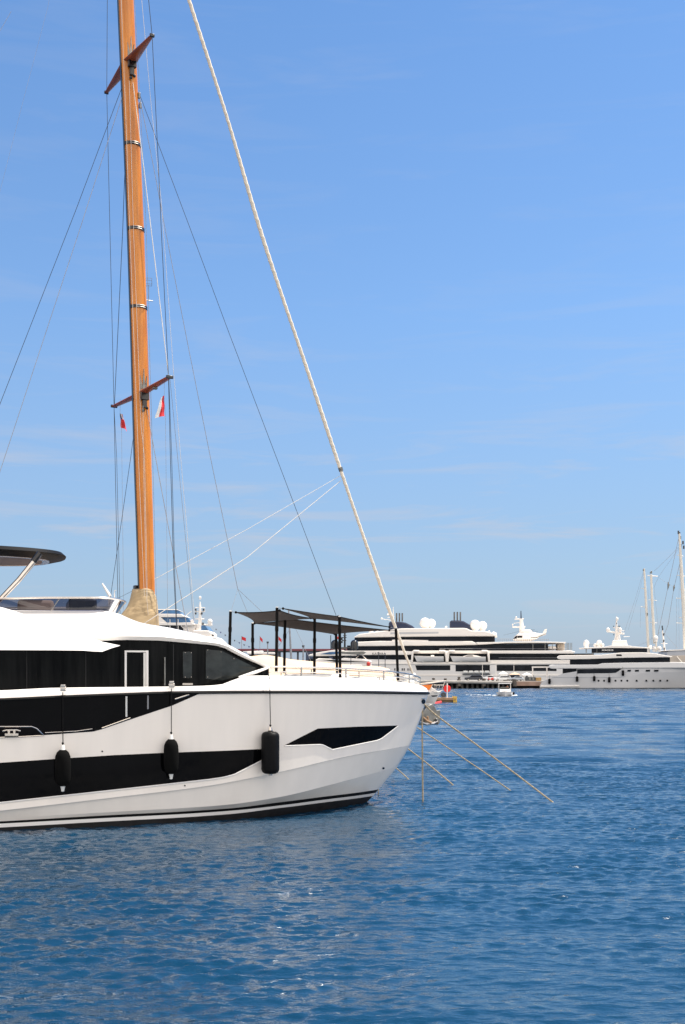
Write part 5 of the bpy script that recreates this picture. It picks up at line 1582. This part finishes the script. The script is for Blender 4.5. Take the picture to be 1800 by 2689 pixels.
for y in (1799, 1804, 1808):
    pr.tube([wb(1140, y, -.8), wb(1166 - (y-1799)*.3, y, -.3)], .03, 5)
for x in (1146, 1154):
    pr.tube([wb(x+2, 1798, -.7), wb(x-2, 1812, -.7)], .03, 5)
pr.tube([wb(1128, 1817, -1.2), wb(1163, 1813, -.2)], .03, 5)
pr.build('pulpit_rail', STEEL, WB)

# ---- dark flybridge yacht with black domes, behind the pale cover
GY0 = 118.0
q = world(890, 1742, GY0)
GY = thing('flybridge_yacht', 'flybridge motor yacht with black radar domes and dark hardtop behind the awning poles', 'motor yacht', (q.x, GY0, 0))
def gy_(px, py, dy=0):
    v = world(px, py, GY0+dy)
    return Vector((v.x-q.x, dy, v.z))
def gprism(name, poly, y0_, y1_, m, bevel=.05, parent=None):
    return MB().prism([(gy_(a, b).x, gy_(a, b).z) for a, b in poly], y0_, y1_).build(name, m, parent or GY, smooth=False, bevel=bevel)
gprism('hull', [(822, 1750), (829, 1734), (900, 1737), (975, 1737), (978, 1850), (840, 1850)], -2.0, 2.0, FARWHITE, .15)
gprism('coaming', [(829, 1733.5), (838, 1729), (870, 1730), (884, 1736), (895, 1730), (905, 1728), (955, 1731), (976, 1736), (975, 1742), (830, 1742)], -2.1, 2.1, FARWHITE, .12)
gprism('cabin_glazing', [(830, 1722.5), (905, 1721), (908, 1731), (826, 1733.5)], -1.6, 1.6, FARGLASS, 0)
gprism('roof', [(811, 1722), (815, 1719.5), (843, 1713), (884, 1707), (900, 1708), (937, 1719.5), (937, 1722), (850, 1723.5), (815, 1724)], -1.9, 1.9, FARWHITE, .08)
gprism('windscreen', [(843, 1718.5), (866, 1713), (900, 1712.5), (900, 1716), (870, 1719.5)], -1.95, 1.95, BLUEGL, 0)
gprism('hardtop', [(897, 1712), (955, 1711), (961, 1714), (956, 1718), (940, 1719.5), (897, 1716.5)], -2.0, 2.0, GUNMETAL, .05)
gprism('windscreen_pillar', [(868, 1732), (860, 1720), (872, 1720), (877, 1732)], -1.7, -1.5, BLUEP, .02)
for x, y in ((931, 1690), (880, 1690)):
    c = gy_(x, y, -.5)
    MB().ball(c, .40, 16).lathe([(.40, -.55), (.40, 0), (.39, .1)], c, 16).lathe([(.22, -.62), (.3, -.5)], c, 10).build('radome', BLACKP, GY)
b = MB().tube([gy_(906, 1718), gy_(906, 1656)], .10, 8).tube([gy_(897, 1674), gy_(911, 1674)], .04, 5).tube([gy_(899, 1682), gy_(910, 1682)], .05, 5).tube([gy_(901, 1669), gy_(911, 1668.5)], .03, 5).tube([gy_(869.5, 1718), gy_(869, 1668)], .05, 6)
b.box(gy_(898, 1678), (.2, .2, .25)).box(gy_(898, 1686), (.2, .2, .2)).tube([gy_(875, 1702.5, -.5), gy_(936, 1700.5, -.5)], .1, 6)
b.build('antenna_mast', BLACKP, GY)
MB().box(gy_(887, 1675, -.2), (.25, .25, .25)).build('signal_light', REDP, GY, smooth=False, bevel=.05)
MB().tube([gy_(951, 1720, -1.8), gy_(965, 1733, -1.8)], .05, 6).tube([gy_(936, 1726, -1.8), gy_(943, 1744, -1.8)], .03, 6).tube([gy_(943, 1722, -1.8), gy_(937, 1727, -1.8)], .03, 6).build('hardtop_strut', STEEL, GY)
p = world(968, 1749, GY0-2.6)
f_ = thing('fender', 'short red fender beside the dark hardtop boat', 'fender', p)
MB().lathe([(.10, 0), (.18, .06), (.2, .2), (.18, .34), (.08, .42)], (0, 0, 0), 12).build('body', REDP, f_)
MB().tube([Vector((0, 0, .4)), Vector((.02, .3, .62))], .015, 5).build('rope', RUBBER, f_)
# small open boat with a peach bimini
TY = 92.0
q = world(985, 1770, TY)
TB = thing('covered_launch', 'white launch under a low peach coloured canopy right of the pale cover', 'boat', (q.x, TY, 0))
def tb(px, py, dy=0):
    v = world(px, py, TY+dy); return Vector((v.x-q.x, dy, v.z))
MB().prism([(tb(a, b).x, tb(a, b).z) for a, b in ((940, 1765), (955, 1760), (1022, 1757), (1024, 1762), (1000, 1770), (1000, 1880), (945, 1880))], -1.2, 1.2).build('hull', FARWHITE, TB, smooth=False, bevel=.1)
b = MB(); rows = []
for v_ in np.linspace(-1, 1, 9):
    rows.append([tb(a, bb, v_*1.2) + Vector((0, 0, -.22*abs(v_)**2.5)) for a, bb in ((945, 1755), (960, 1750), (975, 1748.5), (1000, 1751), (1021, 1755.5))])
b.loft(rows); o = b.build('canopy', BEIGEC, TB)
md = o.modifiers.new('thick', 'SOLIDIFY'); md.thickness = .03
MB().prism([(tb(a, b).x, tb(a, b).z) for a, b in ((951, 1766), (970, 1764.5), (988, 1765), (990, 1771), (952, 1771))], -1.25, -1.0).build('side_window', FARGLASS, TB, smooth=False)
for x in (950, 968, 1016):
    MB().tube([tb(x, 1756, -1.1), tb(x, 1766, -1.1)], .025, 5).build('canopy_post', STEEL, TB)
MB().box(tb(930, 1748.5, -.5), (1.3, .5, .18)).build('cushion', PLASTW, TB, smooth=False, bevel=.06)
for i, (px, y0_, y1_, YY, lb) in enumerate(((995, 1713, 1760, 100, 'thin dark pole in front of the superyacht name, left of a pair'), (1012, 1717, 1760, 100, 'thin dark pole in front of the superyacht name, right of a pair'), (922, 1722, 1752, 100, 'thin dark pole in front of the dark hardtop boat'))):
    w0 = world(px, y1_, YY)
    t = thing('mooring_pole', lb, 'pole', (w0.x, YY, -1), 0, 'thin dark poles between the boats')
    zz = world(px, y0_, YY).z + 1
    MB().tube([Vector((0, 0, 0)), Vector((0, 0, zz))], .035, 6).build('shaft', WIRE, t)
    MB().ball((0, 0, zz), .05, 6).build('pole_cap', DARKP, t)

# ---- white yacht with blue glass behind the mast
NY0 = 175.0
q = world(480, 1680, NY0)
NYa = thing('passenger_yacht', 'tall white yacht with blue windows and a domed radar tower right of the wooden mast', 'yacht', (q.x, NY0, 0))
def ny(px, py, dy=0):
    v = world(px, py, NY0+dy); return Vector((v.x-q.x, dy, v.z))
def nprism(name, poly, h_, m, bevel=.06):
    return MB().prism([(ny(a, b).x, ny(a, b).z) for a, b in poly], -h_, h_).build(name, m, NYa, smooth=False, bevel=bevel)
nprism('hull', [(380, 1672), (575, 1674), (592, 1690), (560, 1880), (380, 1880)], 4.2, FARWHITE, .2)
nprism('lower_house', [(396, 1645), (520, 1645), (520, 1676), (396, 1676)], 3.5, FARWHITE)
nprism('lower_glazing', [(416, 1645.5), (490, 1645.5), (490, 1664), (416, 1664)], 3.6, FARGLASS, 0)
nprism('bridge_glazing', [(534, 1645), (546, 1645), (555, 1657.5), (534, 1657.5)], 3.4, BLUEGL, 0)
nprism('deck_belt', [(400, 1638), (515, 1638), (520, 1643), (515, 1645.5), (400, 1645)], 4.1, FARWHITE)
nprism('upper_glazing', [(420, 1623), (502, 1624), (510, 1638.5), (420, 1638.5)], 3.5, BLUEGL, 0)
nprism('side_panel', [(400, 1616), (424, 1616), (450, 1639), (400, 1639)], 4.0, FARWHITE)
nprism('roof', [(404, 1615), (485, 1616), (500, 1624), (420, 1624.3), (404, 1624)], 4.0, FARWHITE)
nprism('sky_lounge_glazing', [(404, 1603), (470, 1604), (483, 1613), (484, 1616), (404, 1616)], 2.6, BLUEGL, 0)
nprism('lounge_roof', [(404, 1602), (472, 1603), (474, 1604.5), (404, 1604)], 2.9, FARWHITE, .02)
nprism('foredeck', [(515, 1657), (555, 1658), (564, 1664), (562, 1674), (515, 1674)], 3.9, FARWHITE, .15)
tw = MB().tube([ny(523, 1676, -3), ny(524, 1640, -3)], [.62, .52], 10).tube([ny(526, 1640, -3), ny(526, 1590, -3), ny(526, 1580, -3)], [.3, .16, .06], 8)
tw.tube([ny(497, 1641, -3), ny(558, 1641, -3)], .16, 6).tube([ny(513, 1606, -3), ny(539, 1606, -3)], .1, 6).tube([ny(513, 1595.5, -3), ny(539, 1595.5, -3)], .05, 5).tube([ny(513.5, 1595, -3), ny(513.5, 1606, -3)], .04, 5).tube([ny(538.5, 1595, -3), ny(538.5, 1606, -3)], .04, 5)
tw.tube([ny(514, 1625.5, -3), ny(537, 1625.5, -3)], .10, 5)
tower = tw.build('radar_tower', FARWHITE, NYa)
for x, y, r_ in ((504.5, 1633, .36), (552, 1632.5, .38), (526, 1569, .2)):
    c = ny(x, y, -3)
    MB().ball(c, r_, 12, 1.1).lathe([(r_*.8, -r_*1.5), (r_*.95, -r_*.2)], c, 12).build('radome', FARWHITE, tower)
g = MB()
for x, y in ((514.5, 1601), (535, 1601), (514.5, 1611), (530.5, 1611), (533.5, 1637.5), (536, 1667), (556, 1667), (560, 1669)):
    g.box(ny(x, y, -3.2), (.25, .2, .3))
g.build('navigation_lamp', DARKP, tower)
MB().tube([ny(489, 1617, -3), ny(503, 1605, -3)], .06, 6).build('crane_arm', FARWHITE, NYa)
MB().tube([ny(485, 1637, -4), ny(499, 1660, -4)], .06, 6).tube([ny(476, 1643, -4), ny(493, 1659, -4)], .06, 6).build('stair_rail', FARWHITE, NYa)
for x in (447, 468.5):
    MB().tube([ny(x, 1626, -4), ny(x, 1656, -4)], .06, 6).build('deck_post', FARWHITE, NYa)
# distant lattice crane seen behind the flybridge
cr0 = world(290, 1600, 190)
CR = thing('crane', 'thin white crane jib leaning left behind the flybridge windscreen', 'crane', (cr0.x, 190, 0))
def cr(px, py):
    v = world(px, py, 190); return Vector((v.x-cr0.x, 0, v.z))
MB().tube([cr(290, 1566), cr(280, 1550), cr(269, 1532)], [.3, .24, .14], 6).build('jib', FARWHITE, CR)
MB().tube([Vector((0, 0, -1)), cr(290, 1568)], .4, 8).build('column', FARWHITE, CR)
MB().tube([cr(301, 1562), cr(301, 1551), cr(305, 1550)], .08, 5).tube([cr(301, 1600), cr(301, 1560)], .1, 5).build('stay_post', FARWHITE, CR)

# ---- long pier with maroon deck
PR0 = 390.0
q = world(750, 1709, PR0)
PR = thing('pier', 'long elevated pier with a maroon deck edge on dark posts across the far background', 'pier', (q.x, PR0, 0))
def pr_(px, py, dy=0):
    v = world(px, py, PR0+dy); return Vector((v.x-q.x, dy, v.z))
a, b_ = pr_(560, 1704), pr_(1010, 1709)
MB().box(((a.x+b_.x)/2, 2, (a.z+b_.z)/2), (b_.x-a.x, 6, a.z-b_.z)).build('deck_edge', MAROON, PR, smooth=False)
MB().box(((a.x+b_.x)/2, 2, b_.z-.25), (b_.x-a.x, 5, .45)).build('girder', DARKP, PR, smooth=False)
for x, w_ in ((655, 4), (700, 4), (734, 7), (764, 3), (782.5, 5), (815, 4), (850, 4), (905, 4), (960, 4)):
    c = pr_(x, 1709)
    MB().box((c.x, 1, (c.z-1)/2 - .3), (w_*PR0/F, .8, c.z+1)).build('post', DARKP, PR, smooth=False)
c = world(817, 1732, 380)
MBX = thing('container', 'dark blue container cabin standing under the pier beside the awning pole', 'container', (c.x, 380, 0))
zz = world(817, 1713, 380).z
MB().box((0, 0, zz/2), (26*380/F, 4, zz)).build('shell', BLUEP, MBX, smooth=False, bevel=.05)
MB().box((0, -2.05, zz*.75), (1.4, .1, 1.2)).build('window', FARGLASS, MBX, smooth=False)
for i, (px, lb) in enumerate(((635, 'red flag flying on the pier, furthest left of three'), (683, 'red flag drooping on the pier, middle of three'), (731.5, 'red flag on the pier, right one beside the tall awning pole'))):
    c = pr_(px, 1704)
    t = thing('flagpole', lb, 'flag', PR.location + Vector((c.x, 0, c.z + .004)), 0, 'red flags along the pier')
    hh = 34*PR0/F
    MB().tube([Vector((0, 0, 0)), Vector((0, 0, hh))], .09, 6).build('pole', GREYW, t)
    wv = (1.5, .95, 1.1)[i]; dr = (1.2, 2.1, 2.1)[i]
    rows = [[Vector((wv*u_, .18*math.sin(5*u_ + v_), hh - .1 - 1.15*v_ - dr*.5*u_)) for u_ in np.linspace(0, 1, 8)] for v_ in np.linspace(0, 1, 5)]
    MB().loft(rows).build('cloth', REDF, t)
# pale boat under the pier, thin masts
q = world(700, 1716, 230)
PB = thing('white_cruiser', 'low white boat with a dark hull band seen between the awning poles under the pier', 'boat', (q.x, 230, 0))
def pb_(px, py):
    v = world(px, py, 230); return (v.x-q.x, v.z)
MB().prism([pb_(a, b) for a, b in ((650, 1713), (720, 1713), (728, 1717), (728, 1719), (655, 1719))], -2, 2).build('deck', FARWHITE, PB, smooth=False, bevel=.08)
MB().prism([pb_(a, b) for a, b in ((655, 1719.2), (727, 1719.2), (722, 1820), (660, 1820))], -1.9, 1.9).build('hull', DARKP, PB, smooth=False)
MB().prism([pb_(a, b) for a, b in ((640, 1711), (690, 1708.5), (695, 1713), (640, 1713))], -1.5, 1.5).build('coachroof', FARGREY, PB, smooth=False, bevel=.08)
for i, (x0_, y0_, x1_, y1_, YY, r_, lb) in enumerate(((758.5, 1600, 765.5, 1735, 130, .13, 'tall thin grey yacht mast between the awning poles'), (703.5, 1687, 703.5, 1722, 160, .10, 'short white mast under the left shade sail'),
                                          (797, 1697, 796.5, 1738, 140, .12, 'grey post beside the awning pole near the blue container'))):
    w0 = world(x1_, y1_, YY); w1 = world(x0_, y0_, YY)
    t = thing('boat_mast', lb, 'mast', (w0.x, YY, w0.z-1))
    MB().tube([Vector((0, 0, 0)), Vector((0, 0, 1)), Vector((w1.x-w0.x, 0, w1.z-w0.z+1))], [r_, r_, r_*.6], 8).build('spar', GREYW, t)
    if i == 0:
        MB().tube([Vector((w1.x-w0.x, 0, w1.z-w0.z+.5)), Vector((2.4, 0, .6))], .02, 5).tube([Vector((w1.x-w0.x, 0, (w1.z-w0.z)*.75)), Vector((-1.5, .5, (w1.z-w0.z)*.45))], .02, 5).build('stay_wire', GREYW, t)
    else:
        MB().box((w1.x-w0.x, 0, w1.z-w0.z+1), (.3, .2, .25)).build('masthead', DARKP, t, smooth=False)
# bunting string
bn = []
p0, p1 = world(560, 1647, 172), world(705, 1712, 160)
path_ = [p0.lerp(p1, f) + Vector((0, 0, -.5*math.sin(math.pi*f))) for f in np.linspace(0, 1, 24)]
BN = thing('bunting', 'string of tiny coloured pennants sloping down right of the radar tower', 'bunting', p0)
MB().tube([p-p0 for p in path_], .012, 4).build('string', GREYW, BN)
for i in range(1, 23, 2):
    p = path_[i]-p0
    MB().add([p, p + Vector((.26, 0, -.05)), p + Vector((.12, .02, -.30))], [(0, 1, 2)]).build('pennant', (REDF, DARKP, WHITEF, BLUEF)[i % 4], BN, smooth=False)
